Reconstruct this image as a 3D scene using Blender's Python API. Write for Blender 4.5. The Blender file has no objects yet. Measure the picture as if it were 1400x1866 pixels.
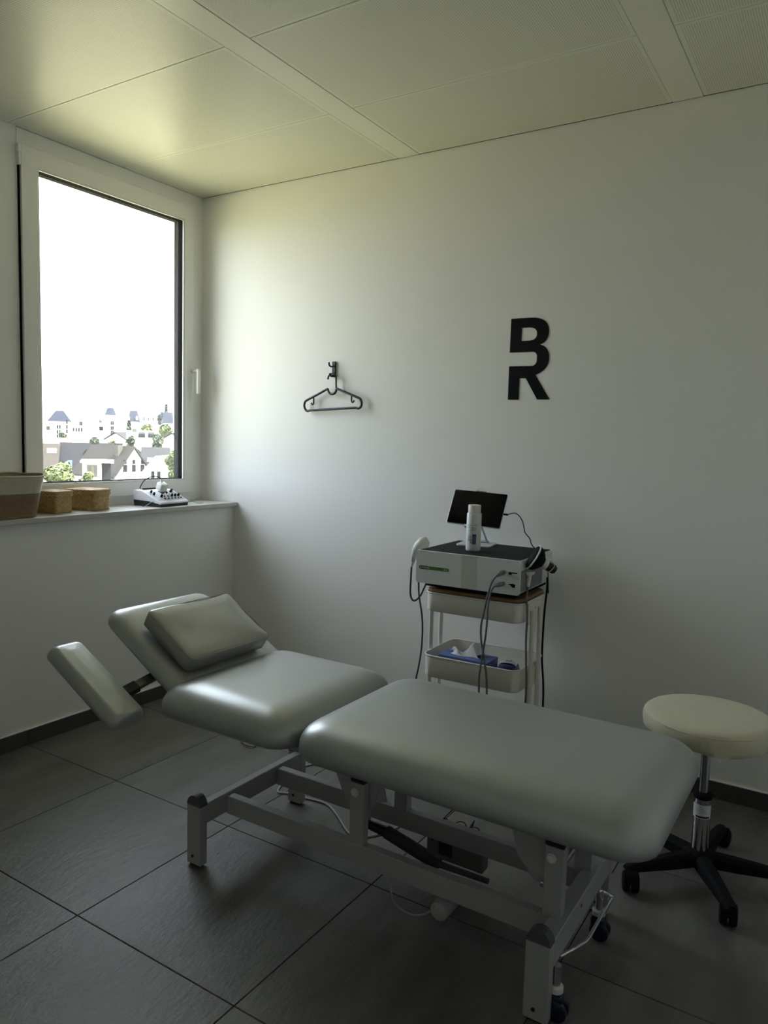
import bpy, bmesh, math, random
from mathutils import Vector, Matrix
PI = math.pi
random.seed(7)
scene = bpy.context.scene
COL = scene.collection

# ------------------------------------------------------------------ camera
CAM = Vector((2.9523, -3.0976, 1.3626))
RM = Matrix(((0.84447242, -0.07588577, 0.5301959),
             (0.5348216, 0.06615712, -0.84237111),
             (0.02884774, 0.99491939, 0.09645321)))
FPX = 1362.42
cam_d = bpy.data.cameras.new('camera')
cam_d.sensor_fit = 'VERTICAL'
cam_d.sensor_height = 36.0
cam_d.lens = 36.0 * FPX / 1866.0
cam_d.clip_start = 0.05
cam_d.clip_end = 3000
cam = bpy.data.objects.new('camera', cam_d)
COL.objects.link(cam)
cam.matrix_world = Matrix.Translation(CAM) @ RM.to_4x4()
scene.camera = cam

# ------------------------------------------------------------------ light
world = bpy.data.worlds.new('world')
scene.world = world
world.use_nodes = True
bg = world.node_tree.nodes['Background']
bg.inputs['Color'].default_value = (0.80, 0.895, 1.0, 1)
bg.inputs['Strength'].default_value = 1.0

EU = Vector((-0.792, 0.610, 0)).normalized()      # outdoors: away from the window
EV = Vector((0.610, 0.792, 0)).normalized()       # outdoors: to the right of the view
sun_d = bpy.data.lights.new('sun', 'SUN')
sun_d.energy = 5.0
sun_d.angle = math.radians(0.6)
sun_d.color = (1.0, 0.95, 0.86)
sun = bpy.data.objects.new('sun', sun_d)
COL.objects.link(sun)
sdir = (EV * 0.80 - EU * 0.28 + Vector((0, 0, 1.15))).normalized()
sun.rotation_euler = sdir.to_track_quat('Z', 'Y').to_euler()
sun.location = (0, 0, 30)

for dy in (0.0,):
    por_d = bpy.data.lights.new('window_portal', 'AREA')
    por_d.shape = 'RECTANGLE'
    por_d.size = 1.50
    por_d.size_y = 0.95
    por_d.cycles.is_portal = True
    por = bpy.data.objects.new('window_portal', por_d)
    COL.objects.link(por)
    por.matrix_world = Matrix.Translation((-0.31, -0.58 + dy, 1.81)) @ Matrix(((0, 0, -1), (0, 1, 0), (1, 0, 0))).to_4x4()

scene.view_settings.view_transform = 'Standard'
scene.view_settings.look = 'None'
scene.view_settings.exposure = 3.45
scene.view_settings.gamma = 1.0
scene.view_settings.use_curve_mapping = False
cy = scene.cycles
cy.max_bounces = 10
cy.diffuse_bounces = 7
cy.glossy_bounces = 4
cy.transparent_max_bounces = 8
cy.use_denoising = True
cy.sample_clamp_indirect = 8.0
cy.caustics_reflective = False
cy.caustics_refractive = False

# ------------------------------------------------------------------ helpers
def ray(px, py):
    return RM @ Vector((px - 700.0, -(py - 933.0), -FPX))
def pl(px, py, ax, v):
    d = ray(px, py)
    return CAM + d * ((v - CAM[ax]) / d[ax])
def ext(px, py, D):
    d = ray(px, py)
    return CAM + d * (D / d.dot(EU))

MATS = {}
def nd(nt, t, **kw):
    n = nt.nodes.new(t)
    for k, v in kw.items():
        setattr(n, k, v)
    return n
def mat(name, color, rough=0.5, metal=0.0, spec=0.5, vary=0.0, vscale=8.0, bump=0.0, bscale=60.0,
        stretch=(1, 1, 1), color2=None, coat=0.0, sheen=0.0, coord='Object'):
    if name in MATS:
        return MATS[name]
    m = bpy.data.materials.new(name)
    m.use_nodes = True
    nt = m.node_tree
    b = nt.nodes['Principled BSDF']
    b.inputs['Base Color'].default_value = (*color, 1)
    b.inputs['Roughness'].default_value = rough
    b.inputs['Metallic'].default_value = metal
    b.inputs['Specular IOR Level'].default_value = spec
    b.inputs['Coat Weight'].default_value = coat
    b.inputs['Sheen Weight'].default_value = sheen
    if vary > 0 or bump > 0:
        tc = nd(nt, 'ShaderNodeTexCoord')
        mp = nd(nt, 'ShaderNodeMapping')
        mp.inputs['Scale'].default_value = stretch
        nt.links.new(tc.outputs[coord], mp.inputs['Vector'])
    if vary > 0:
        n = nd(nt, 'ShaderNodeTexNoise')
        n.inputs['Scale'].default_value = vscale
        n.inputs['Detail'].default_value = 5
        nt.links.new(mp.outputs['Vector'], n.inputs['Vector'])
        mx = nd(nt, 'ShaderNodeMix', data_type='RGBA')
        c2 = color2 or tuple(max(0, c * (1 - vary)) for c in color)
        mx.inputs['A'].default_value = (*color, 1)
        mx.inputs['B'].default_value = (*c2, 1)
        nt.links.new(n.outputs['Fac'], mx.inputs['Factor'])
        nt.links.new(mx.outputs['Result'], b.inputs['Base Color'])
    if bump > 0:
        n2 = nd(nt, 'ShaderNodeTexNoise')
        n2.inputs['Scale'].default_value = bscale
        n2.inputs['Detail'].default_value = 4
        nt.links.new(mp.outputs['Vector'], n2.inputs['Vector'])
        bp = nd(nt, 'ShaderNodeBump')
        bp.inputs['Strength'].default_value = bump
        bp.inputs['Distance'].default_value = 0.002
        nt.links.new(n2.outputs['Fac'], bp.inputs['Height'])
        nt.links.new(bp.outputs['Normal'], b.inputs['Normal'])
    MATS[name] = m
    return m

WLOC = {}                     # world location of unrotated parents built in world coordinates
def link(name, me, m=None, parent=None, smooth=None):
    o = bpy.data.objects.new(name, me)
    COL.objects.link(o)
    if m is not None and not me.materials:
        me.materials.append(m)
    if parent is not None:
        o.parent = parent
    return o
def obj(name, bm, m, parent=None, smooth=False, auto=None, local=False):
    """one mesh object; geometry in world coordinates unless local"""
    if parent is not None and not local and parent.name in WLOC:
        bmesh.ops.translate(bm, verts=bm.verts, vec=-WLOC[parent.name])
    bmesh.ops.recalc_face_normals(bm, faces=bm.faces)
    me = bpy.data.meshes.new(name)
    bm.to_mesh(me)
    bm.free()
    if smooth:
        me.polygons.foreach_set('use_smooth', [True] * len(me.polygons))
        if auto:
            me.set_sharp_from_angle(angle=math.radians(auto))
    o = link(name, me, m, parent)
    if parent is not None and not local and parent.name in WLOC:
        WLOC[o.name] = WLOC[parent.name].copy()
    return o
def tag(o, label=None, cat=None, group=None, kind=None):
    if label: o['label'] = label
    if cat: o['category'] = cat
    if group: o['group'] = group
    if kind: o['kind'] = kind
    return o
def thing(name, label, cat, loc=(0, 0, 0), rotz=0.0, group=None, local=False):
    o = bpy.data.objects.new(name, None)
    o.empty_display_size = 0.05
    COL.objects.link(o)
    o.location = loc
    o.rotation_euler = (0, 0, rotz)
    tag(o, label, cat, group)
    if not local:
        WLOC[o.name] = Vector(loc)
    return o
def struct(name, bm, m, parent=None, **kw):
    o = obj(name, bm, m, parent, **kw)
    o['kind'] = 'structure'
    return o
def senv(name, loc=(0, 0, 0)):
    o = bpy.data.objects.new(name, None)
    COL.objects.link(o)
    o.location = loc
    o['kind'] = 'structure'
    WLOC[o.name] = Vector(loc)
    return o

def NB():
    return bmesh.new()
def box(bm, x0, x1, y0, y1, z0, z1, bev=0.0, seg=2):
    vs = [bm.verts.new((x, y, z)) for x in (x0, x1) for y in (y0, y1) for z in (z0, z1)]
    idx = [(0, 1, 3, 2), (4, 6, 7, 5), (0, 4, 5, 1), (2, 3, 7, 6), (0, 2, 6, 4), (1, 5, 7, 3)]
    fs = [bm.faces.new([vs[i] for i in f]) for f in idx]
    if bev > 0:
        es = list({e for f in fs for e in f.edges})
        bmesh.ops.bevel(bm, geom=es, offset=bev, segments=seg, affect='EDGES', profile=0.5)
    return bm
def boxo(x0, x1, y0, y1, z0, z1, bev=0.0, seg=2):
    return box(NB(), x0, x1, y0, y1, z0, z1, bev, seg)
def bridge(bm, a, b, closed=True):
    n = len(a)
    for i in range(n if closed else n - 1):
        j = (i + 1) % n
        bm.faces.new((a[i], a[j], b[j], b[i]))
def lathe(bm, prof, n=32, c=(0, 0, 0), axis='Z', cap=True):
    """prof: list of (r, h)"""
    rings = []
    for r, h in prof:
        ring = []
        for i in range(n):
            a = 2 * PI * i / n
            p = (r * math.cos(a), r * math.sin(a), h)
            if axis == 'X': p = (h, p[0], p[1])
            elif axis == 'Y': p = (p[0], h, p[1])
            ring.append(bm.verts.new((p[0] + c[0], p[1] + c[1], p[2] + c[2])))
        rings.append(ring)
    for a, b in zip(rings, rings[1:]):
        bridge(bm, a, b)
    if cap:
        bm.faces.new(rings[0][::-1])
        bm.faces.new(rings[-1])
    return bm
def cr(pts, k=8):
    """Catmull-Rom through points"""
    P = [Vector(p) for p in pts]
    if len(P) < 3:
        return P
    P = [P[0] * 2 - P[1]] + P + [P[-1] * 2 - P[-2]]
    out = []
    for i in range(1, len(P) - 2):
        a, b, c, d = P[i - 1], P[i], P[i + 1], P[i + 2]
        for j in range(k):
            t = j / k
            out.append(0.5 * ((2 * b) + (c - a) * t + (2 * a - 5 * b + 4 * c - d) * t * t + (3 * b - a - 3 * c + d) * t ** 3))
    out.append(P[-2])
    return out
def tube(bm, pts, r, n=8, closed=False, rr=None):
    P = [Vector(p) for p in pts]
    N = len(P)
    up = None
    rings = []
    for i in range(N):
        if closed:
            t = (P[(i + 1) % N] - P[i - 1]).normalized()
        else:
            t = (P[min(i + 1, N - 1)] - P[max(i - 1, 0)]).normalized()
        if up is None:
            up = t.orthogonal().normalized()
        else:
            up = (up - t * up.dot(t))
            up = up.normalized() if up.length > 1e-6 else t.orthogonal().normalized()
        s = t.cross(up)
        ri = rr[i] if rr else r
        rings.append([bm.verts.new(P[i] + (up * math.cos(2 * PI * k / n) + s * math.sin(2 * PI * k / n)) * ri) for k in range(n)])
    for a, b in zip(rings, rings[1:]):
        bridge(bm, a, b)
    if closed:
        bridge(bm, rings[-1], rings[0])
    else:
        bm.faces.new(rings[0][::-1])
        bm.faces.new(rings[-1])
    return bm
def cyl(bm, a, b, r, n=16, r2=None):
    a, b = Vector(a), Vector(b)
    return tube(bm, [a, b], r, n, rr=[r, r2 if r2 is not None else r])
def rrect(hx, hy, r, k=5):
    """points of a rounded rectangle, counter-clockwise"""
    r = max(min(r, hx - 1e-4, hy - 1e-4), 1e-4)
    out = []
    for cx, cy, a0 in ((hx - r, hy - r, 0), (-hx + r, hy - r, PI / 2), (-hx + r, -hy + r, PI), (hx - r, -hy + r, 1.5 * PI)):
        for i in range(k + 1):
            a = a0 + (PI / 2) * i / k
            out.append((cx + r * math.cos(a), cy + r * math.sin(a)))
    return out
def loft(bm, rings, cap0=True, cap1=True):
    R_ = [[bm.verts.new(p) for p in ring] for ring in rings]
    for a, b in zip(R_, R_[1:]):
        bridge(bm, a, b)
    if cap0: bm.faces.new(R_[0][::-1])
    if cap1: bm.faces.new(R_[-1])
    return R_
def prism(bm, poly, f0, f1):
    """poly: list of 2D points, f0/f1 map a 2D point to 3D"""
    a = [bm.verts.new(f0(p)) for p in poly]
    b = [bm.verts.new(f1(p)) for p in poly]
    bridge(bm, a, b)
    bm.faces.new(a[::-1]); bm.faces.new(b)
    return bm
def xz_plate(poly, y0, y1):
    return prism(NB(), poly, lambda p: (p[0], y0, p[1]), lambda p: (p[0], y1, p[1]))
def ring_frame(bm, a0, a1, b0, b1, ia0, ia1, ib0, ib1, n0, n1, put):
    """rectangular frame; put(a,b,n)->xyz"""
    o = [(a0, b0), (a1, b0), (a1, b1), (a0, b1)]
    i = [(ia0, ib0), (ia1, ib0), (ia1, ib1), (ia0, ib1)]
    V = {}
    for nm, pts in (('o', o), ('i', i)):
        for k, n in (('0', n0), ('1', n1)):
            V[nm + k] = [bm.verts.new(put(p[0], p[1], n)) for p in pts]
    bridge(bm, V['o0'], V['o1']); bridge(bm, V['i1'], V['i0'])
    bridge(bm, V['i0'], V['o0']); bridge(bm, V['o1'], V['i1'])
    return bm
def text_mesh(body, size, ext_=0.0004):
    cu = bpy.data.curves.new('lettering', 'FONT')
    cu.body = body
    cu.size = size
    cu.extrude = ext_
    cu.align_x = 'LEFT'
    cu.resolution_u = 3
    to = bpy.data.objects.new('lettering', cu)
    COL.objects.link(to)
    dg = bpy.context.evaluated_depsgraph_get()
    me = bpy.data.meshes.new_from_object(to.evaluated_get(dg))
    bpy.data.objects.remove(to)
    bpy.data.curves.remove(cu)
    return me
def flat_curve_mesh(loops, ext_):
    cu = bpy.data.curves.new('outline', 'CURVE')
    cu.dimensions = '2D'
    cu.fill_mode = 'BOTH'
    cu.extrude = ext_
    for lp in loops:
        sp = cu.splines.new('POLY')
        sp.points.add(len(lp) - 1)
        for q, p in zip(sp.points, lp):
            q.co = (p[0], p[1], 0, 1)
        sp.use_cyclic_u = True
    to = bpy.data.objects.new('outline', cu)
    COL.objects.link(to)
    dg = bpy.context.evaluated_depsgraph_get()
    me = bpy.data.meshes.new_from_object(to.evaluated_get(dg))
    bpy.data.objects.remove(to)
    bpy.data.curves.remove(cu)
    return me

# ------------------------------------------------------------------ materials
M_wall = mat('wall_paint', (0.89, 0.885, 0.865), 0.75, bump=0.05, bscale=220)
M_frame = mat('window_white', (0.86, 0.86, 0.84), 0.35)
M_darkalu = mat('dark_aluminium', (0.012, 0.013, 0.016), 0.8, spec=0.0)
M_gasket = mat('black_rubber', (0.008, 0.008, 0.010), 0.8, spec=0.05)
M_sill = mat('sill_stone', (0.55, 0.54, 0.51), 0.35, vary=0.12, vscale=40)
M_skirt = mat('skirting_tile', (0.085, 0.08, 0.07), 0.45, vary=0.35, vscale=14)
M_black = mat('black_plastic', (0.012, 0.012, 0.013), 0.42)
M_blackm = mat('black_matte', (0.006, 0.006, 0.007), 0.8, spec=0.2)
M_white = mat('white_plastic', (0.78, 0.78, 0.76), 0.35)
M_powder = mat('grey_powder_coat', (0.40, 0.40, 0.40), 0.45, bump=0.03, bscale=400)
M_cap = mat('grey_plastic_cap', (0.10, 0.10, 0.105), 0.5)
M_chrome = mat('chrome', (0.75, 0.75, 0.76), 0.12, metal=1.0)
M_steel = mat('steel', (0.45, 0.45, 0.46), 0.3, metal=1.0)
M_vinyl = mat('grey_vinyl', (0.44, 0.46, 0.455), 0.36, metal=0.45, spec=0.6, vary=0.06, vscale=3, bump=0.06, bscale=260)
M_pillow = mat('pillow_vinyl', (0.39, 0.39, 0.36), 0.36, metal=0.35, spec=0.55, vary=0.08, vscale=6, bump=0.08, bscale=200)
M_cream = mat('cream_cover', (0.62, 0.585, 0.43), 0.75, vary=0.06, vscale=9, bump=0.12, bscale=300, sheen=0.2)
M_cart = mat('cart_enamel', (0.80, 0.775, 0.70), 0.45)
M_wood = mat('board_wood', (0.30, 0.17, 0.07), 0.5, vary=0.5, vscale=10, stretch=(1, 14, 14))
M_dev = mat('device_grey', (0.72, 0.75, 0.76), 0.38)
M_devband = mat('device_band', (0.58, 0.59, 0.56), 0.45)
M_devtop = mat('device_top_mat', (0.008, 0.008, 0.009), 0.7, spec=0.2, bump=0.1, bscale=500)
M_vent = mat('vent_grey', (0.30, 0.30, 0.30), 0.5)
M_green = mat('label_green', (0.07, 0.19, 0.015), 0.4)
M_dgreen = mat('label_dark_green', (0.02, 0.06, 0.015), 0.4)
M_print = mat('white_print', (0.75, 0.8, 0.7), 0.5)
M_cable = mat('grey_cable', (0.16, 0.165, 0.175), 0.45)
M_cabled = mat('dark_cable', (0.05, 0.052, 0.058), 0.45)
M_cablew = mat('pale_cable', (0.5, 0.5, 0.48), 0.45)
M_bottle = mat('bottle_plastic', (0.72, 0.78, 0.78), 0.3, spec=0.5)
M_bcap = mat('bottle_cap', (0.74, 0.74, 0.70), 0.4)
M_navy = mat('navy_print', (0.03, 0.03, 0.13), 0.5)
M_greyp = mat('grey_print', (0.25, 0.26, 0.30), 0.5)
M_screen = mat('screen_glass', (0.003, 0.003, 0.0035), 0.18, spec=0.12)
M_silver = mat('silver_alu', (0.70, 0.71, 0.72), 0.35, metal=0.6)
M_blue = mat('blue_card', (0.13, 0.19, 0.46), 0.6, vary=0.2, vscale=30)
M_tissue = mat('tissue_paper', (0.82, 0.82, 0.82), 0.9)
M_dblue = mat('dark_blue_film', (0.015, 0.018, 0.13), 0.35)

def m_floor():
    m = bpy.data.materials.new('floor_tile')
    m.use_nodes = True
    nt = m.node_tree
    b = nt.nodes['Principled BSDF']
    tc = nd(nt, 'ShaderNodeTexCoord')
    oi = nd(nt, 'ShaderNodeObjectInfo')
    add = nd(nt, 'ShaderNodeVectorMath', operation='ADD')
    mul = nd(nt, 'ShaderNodeVectorMath', operation='SCALE')
    mul.inputs['Scale'].default_value = 37.0
    nt.links.new(oi.outputs['Random'], mul.inputs[0])
    nt.links.new(tc.outputs['Object'], add.inputs[0])
    nt.links.new(mul.outputs[0], add.inputs[1])
    mp = nd(nt, 'ShaderNodeMapping')
    mp.inputs['Rotation'].default_value = (0, 0, 0.15)
    mp.inputs['Scale'].default_value = (3.2, 1.0, 1)
    nt.links.new(add.outputs[0], mp.inputs['Vector'])
    n = nd(nt, 'ShaderNodeTexNoise')
    n.inputs['Scale'].default_value = 2.6
    n.inputs['Detail'].default_value = 8
    n.inputs['Roughness'].default_value = 0.62
    nt.links.new(mp.outputs['Vector'], n.inputs['Vector'])
    cr_ = nd(nt, 'ShaderNodeValToRGB')
    cr_.color_ramp.elements[0].position = 0.30
    cr_.color_ramp.elements[0].color = (0.092, 0.089, 0.081, 1)
    cr_.color_ramp.elements[1].position = 0.72
    cr_.color_ramp.elements[1].color = (0.195, 0.190, 0.177, 1)
    nt.links.new(n.outputs['Fac'], cr_.inputs['Fac'])
    nt.links.new(cr_.outputs['Color'], b.inputs['Base Color'])
    n2 = nd(nt, 'ShaderNodeTexNoise')
    n2.inputs['Scale'].default_value = 22
    n2.inputs['Detail'].default_value = 6
    n2.inputs['Roughness'].default_value = 0.6
    nt.links.new(mp.outputs['Vector'], n2.inputs['Vector'])
    bp = nd(nt, 'ShaderNodeBump')
    bp.inputs['Strength'].default_value = 0.65
    bp.inputs['Distance'].default_value = 0.004
    nt.links.new(n2.outputs['Fac'], bp.inputs['Height'])
    nt.links.new(bp.outputs['Normal'], b.inputs['Normal'])
    rr = nd(nt, 'ShaderNodeMapRange')
    rr.inputs['To Min'].default_value = 0.36
    rr.inputs['To Max'].default_value = 0.54
    nt.links.new(n.outputs['Fac'], rr.inputs['Value'])
    nt.links.new(rr.outputs['Result'], b.inputs['Roughness'])
    b.inputs['Specular IOR Level'].default_value = 0.85
    return m
M_floor = m_floor()

def m_perf(hx, hy, name):
    """perforated metal ceiling panel with a plain border"""
    m = bpy.data.materials.new(name)
    m.use_nodes = True
    nt = m.node_tree
    b = nt.nodes['Principled BSDF']
    b.inputs['Roughness'].default_value = 0.36
    b.inputs['Specular IOR Level'].default_value = 0.42
    tc = nd(nt, 'ShaderNodeTexCoord')
    sx = nd(nt, 'ShaderNodeSeparateXYZ')
    nt.links.new(tc.outputs['Object'], sx.inputs[0])
    def math_(op, a, bb=None, val=None):
        q = nd(nt, 'ShaderNodeMath', operation=op)
        if hasattr(a, 'links') or a.__class__.__name__.startswith('NodeSocket'): nt.links.new(a, q.inputs[0])
        else: q.inputs[0].default_value = a
        if bb is not None:
            if bb.__class__.__name__.startswith('NodeSocket'): nt.links.new(bb, q.inputs[1])
            else: q.inputs[1].default_value = bb
        return q.outputs[0]
    per = 0.0075
    cs = []
    for ax in ('X', 'Y'):
        u = math_('MULTIPLY', sx.outputs[ax], 1.0 / per)
        u = math_('FRACT', u)
        u = math_('SUBTRACT', u, 0.5)
        cs.append(math_('MULTIPLY', u, u))
    d = math_('ADD', cs[0], cs[1])
    hole = math_('LESS_THAN', d, 0.055)
    ix = math_('LESS_THAN', math_('ABSOLUTE', sx.outputs['X']), hx - 0.016)
    iy = math_('LESS_THAN', math_('ABSOLUTE', sx.outputs['Y']), hy - 0.013)
    f = math_('MULTIPLY', math_('MULTIPLY', ix, iy), hole)
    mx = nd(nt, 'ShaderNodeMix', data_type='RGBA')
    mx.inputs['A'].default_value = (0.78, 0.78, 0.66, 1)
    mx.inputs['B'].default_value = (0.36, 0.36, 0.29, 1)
    nt.links.new(f, mx.inputs['Factor'])
    nt.links.new(mx.outputs['Result'], b.inputs['Base Color'])
    return m
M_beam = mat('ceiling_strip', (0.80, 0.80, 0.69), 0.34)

def m_glass():
    m = bpy.data.materials.new('window_glass')
    m.use_nodes = True
    nt = m.node_tree
    nt.nodes.remove(nt.nodes['Principled BSDF'])
    out = nt.nodes['Material Output']
    t = nd(nt, 'ShaderNodeBsdfTransparent')
    t.inputs['Color'].default_value = (0.97, 0.97, 0.97, 1)
    g = nd(nt, 'ShaderNodeBsdfGlossy')
    g.inputs['Roughness'].default_value = 0.02
    lw = nd(nt, 'ShaderNodeLayerWeight')
    lw.inputs['Blend'].default_value = 0.5
    pw = nd(nt, 'ShaderNodeMath', operation='POWER')
    pw.inputs[1].default_value = 2.6
    nt.links.new(lw.outputs['Facing'], pw.inputs[0])
    fr = nd(nt, 'ShaderNodeMath', operation='MULTIPLY_ADD')
    fr.inputs[1].default_value = 0.90
    fr.inputs[2].default_value = 0.09
    nt.links.new(pw.outputs[0], fr.inputs[0])
    mx = nd(nt, 'ShaderNodeMixShader')
    nt.links.new(fr.outputs[0], mx.inputs[0])
    nt.links.new(t.outputs[0], mx.inputs[1])
    nt.links.new(g.outputs[0], mx.inputs[2])
    nt.links.new(mx.outputs[0], out.inputs['Surface'])
    return m
M_glass = m_glass()

def m_weave(name, c1, c2, sx=90, sz=60):
    m = bpy.data.materials.new(name)
    m.use_nodes = True
    nt = m.node_tree
    b = nt.nodes['Principled BSDF']
    b.inputs['Roughness'].default_value = 0.7
    tc = nd(nt, 'ShaderNodeTexCoord')
    n = nd(nt, 'ShaderNodeTexNoise')
    n.inputs['Scale'].default_value = 70
    n.inputs['Detail'].default_value = 3
    nt.links.new(tc.outputs['Object'], n.inputs['Vector'])
    mx = nd(nt, 'ShaderNodeMix', data_type='RGBA')
    mx.inputs['A'].default_value = (*c1, 1)
    mx.inputs['B'].default_value = (*c2, 1)
    nt.links.new(n.outputs['Fac'], mx.inputs['Factor'])
    nt.links.new(mx.outputs['Result'], b.inputs['Base Color'])
    return m
M_sea = m_weave('seagrass', (0.62, 0.44, 0.20), (0.22, 0.13, 0.045))
M_ropec = m_weave('rope_cream', (0.62, 0.57, 0.43), (0.50, 0.45, 0.32))
M_ropeb = m_weave('rope_brown', (0.30, 0.20, 0.105), (0.17, 0.105, 0.05))

# ------------------------------------------------------------------ room shell
ZC = 2.674
XR, YF = 3.32, -3.75
# floor: mortar bed with single tiles
floor = struct('floor', boxo(-0.3, XR, YF, 0.1, -0.15, -0.004), mat('grout', (0.018, 0.018, 0.018), 0.8))
WLOC[floor.name] = Vector((0, 0, 0))
xs = [-0.013 + 0.6 * k for k in range(-1, 9)]
ys = [-0.657 - 0.6 * k + 0.6 * 2 for k in range(0, 10)]
tile_me = {}
for x0 in xs:
    for y1 in ys:
        a0, a1 = max(x0, 0.0), min(x0 + 0.6, XR)
        b0, b1 = max(y1 - 0.6, YF), min(y1, 0.0)
        if a1 - a0 < 0.02 or b1 - b0 < 0.02:
            continue
        w, h = round(a1 - a0, 3), round(b1 - b0, 3)
        if (w, h) not in tile_me:
            bm = boxo(-w / 2 + 0.0014, w / 2 - 0.0014, -h / 2 + 0.0014, h / 2 - 0.0014, -0.01, 0.0, 0.0012, 1)
            me = bpy.data.meshes.new('floor_tile')
            bm.to_mesh(me); bm.free()
            me.materials.append(M_floor)
            tile_me[(w, h)] = me
        t = bpy.data.objects.new('floor_tile', tile_me[(w, h)])
        COL.objects.link(t)
        t.parent = floor
        t.location = ((a0 + a1) / 2, (b0 + b1) / 2, 0)

# ceiling: slab, long strips, perforated panels
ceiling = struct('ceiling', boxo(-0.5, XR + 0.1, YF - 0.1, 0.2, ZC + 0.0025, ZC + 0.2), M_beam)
WLOC[ceiling.name] = Vector((0, 0, 0))
beams = [(1.030, 1.142), (2.252, 2.363), (3.474, 3.585)]
for a, b_ in beams:
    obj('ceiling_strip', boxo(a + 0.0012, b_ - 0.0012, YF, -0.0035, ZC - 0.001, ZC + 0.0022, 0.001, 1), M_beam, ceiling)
cols = [(-0.25, 1.030), (1.142, 2.252), (2.363, 3.474), (3.585, XR)]
jy = [-0.0035, -0.546] + [-0.546 - 0.597 * k for k in range(1, 7)] + [YF]
pan = {}
for a, b_ in cols:
    for y1, y0 in zip(jy, jy[1:]):
        w, h = round(b_ - a, 3), round(y1 - y0, 3)
        if (w, h) not in pan:
            bm = boxo(-w / 2 + 0.0012, w / 2 - 0.0012, -h / 2 + 0.0012, h / 2 - 0.0012, 0.0, 0.0023, 0.0008, 1)
            me = bpy.data.meshes.new('ceiling_panel')
            bm.to_mesh(me); bm.free()
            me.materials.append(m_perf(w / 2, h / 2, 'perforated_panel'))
            pan[(w, h)] = me
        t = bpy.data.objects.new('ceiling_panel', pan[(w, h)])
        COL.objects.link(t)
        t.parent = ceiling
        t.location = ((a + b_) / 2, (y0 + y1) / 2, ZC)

obj('shadow_line_strip', boxo(-0.25, XR, -0.0036, -0.0002, ZC - 0.0003, ZC + 0.002), mat('shadow_line_dark', (0.02, 0.02, 0.018), 0.9), ceiling)  # dark-coloured strip drawn as the shadow line where ceiling meets wall
wall_back = struct('wall_back', boxo(-0.32, XR + 0.15, 0.0, 0.2, -0.15, ZC + 0.1), M_wall)
wall_right = struct('wall_right', boxo(XR, XR + 0.15, YF, 0.0, -0.15, ZC + 0.1), M_wall)
wall_front = struct('wall_front', boxo(-0.32, XR + 0.15, YF - 0.15, YF, -0.15, ZC + 0.1), M_wall)
bm = NB()
box(bm, -0.32, 0.0, YF, 0.0, -0.15, 0.967)               # parapet below the sill
box(bm, -0.32, -0.255, YF, -1.1025, 0.967, ZC + 0.1)       # wall beside the window
box(bm, -0.32, -0.262, YF, 0.0, 2.668, ZC + 0.1)
wall_left = struct('wall_left', bm, M_wall)

# skirting tiles
bbm = {}
def skirting(name, along, a_edges, put):
    root = senv(name)
    for k in range(len(a_edges) - 1):
        a, b_ = a_edges[k] + 0.001, a_edges[k + 1] - 0.001
        bm = NB()
        if along == 'x':
            box(bm, a, b_, -0.009, -0.0002, 0.0, 0.068, 0.0015, 1)
        else:
            box(bm, 0.0002, 0.009, a, b_, 0.0, 0.068, 0.0015, 1)
        sk = obj('skirting_tile', bm, M_skirt, root)
        bm = NB()  # pale strip painted in as the lit top edge of the tile
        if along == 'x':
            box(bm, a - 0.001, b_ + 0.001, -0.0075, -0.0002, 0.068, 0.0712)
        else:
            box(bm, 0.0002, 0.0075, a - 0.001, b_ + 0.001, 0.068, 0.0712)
        obj('lit_edge_strip', bm, M_wall, sk)
    return root
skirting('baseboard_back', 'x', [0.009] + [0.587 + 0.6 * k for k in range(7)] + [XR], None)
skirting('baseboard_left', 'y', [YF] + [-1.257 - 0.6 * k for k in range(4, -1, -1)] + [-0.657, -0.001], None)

# sill
sill = struct('trim_1', boxo(-0.262, 0.030, YF, -0.0005, 0.967, 0.989, 0.002, 2), M_sill)

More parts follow.
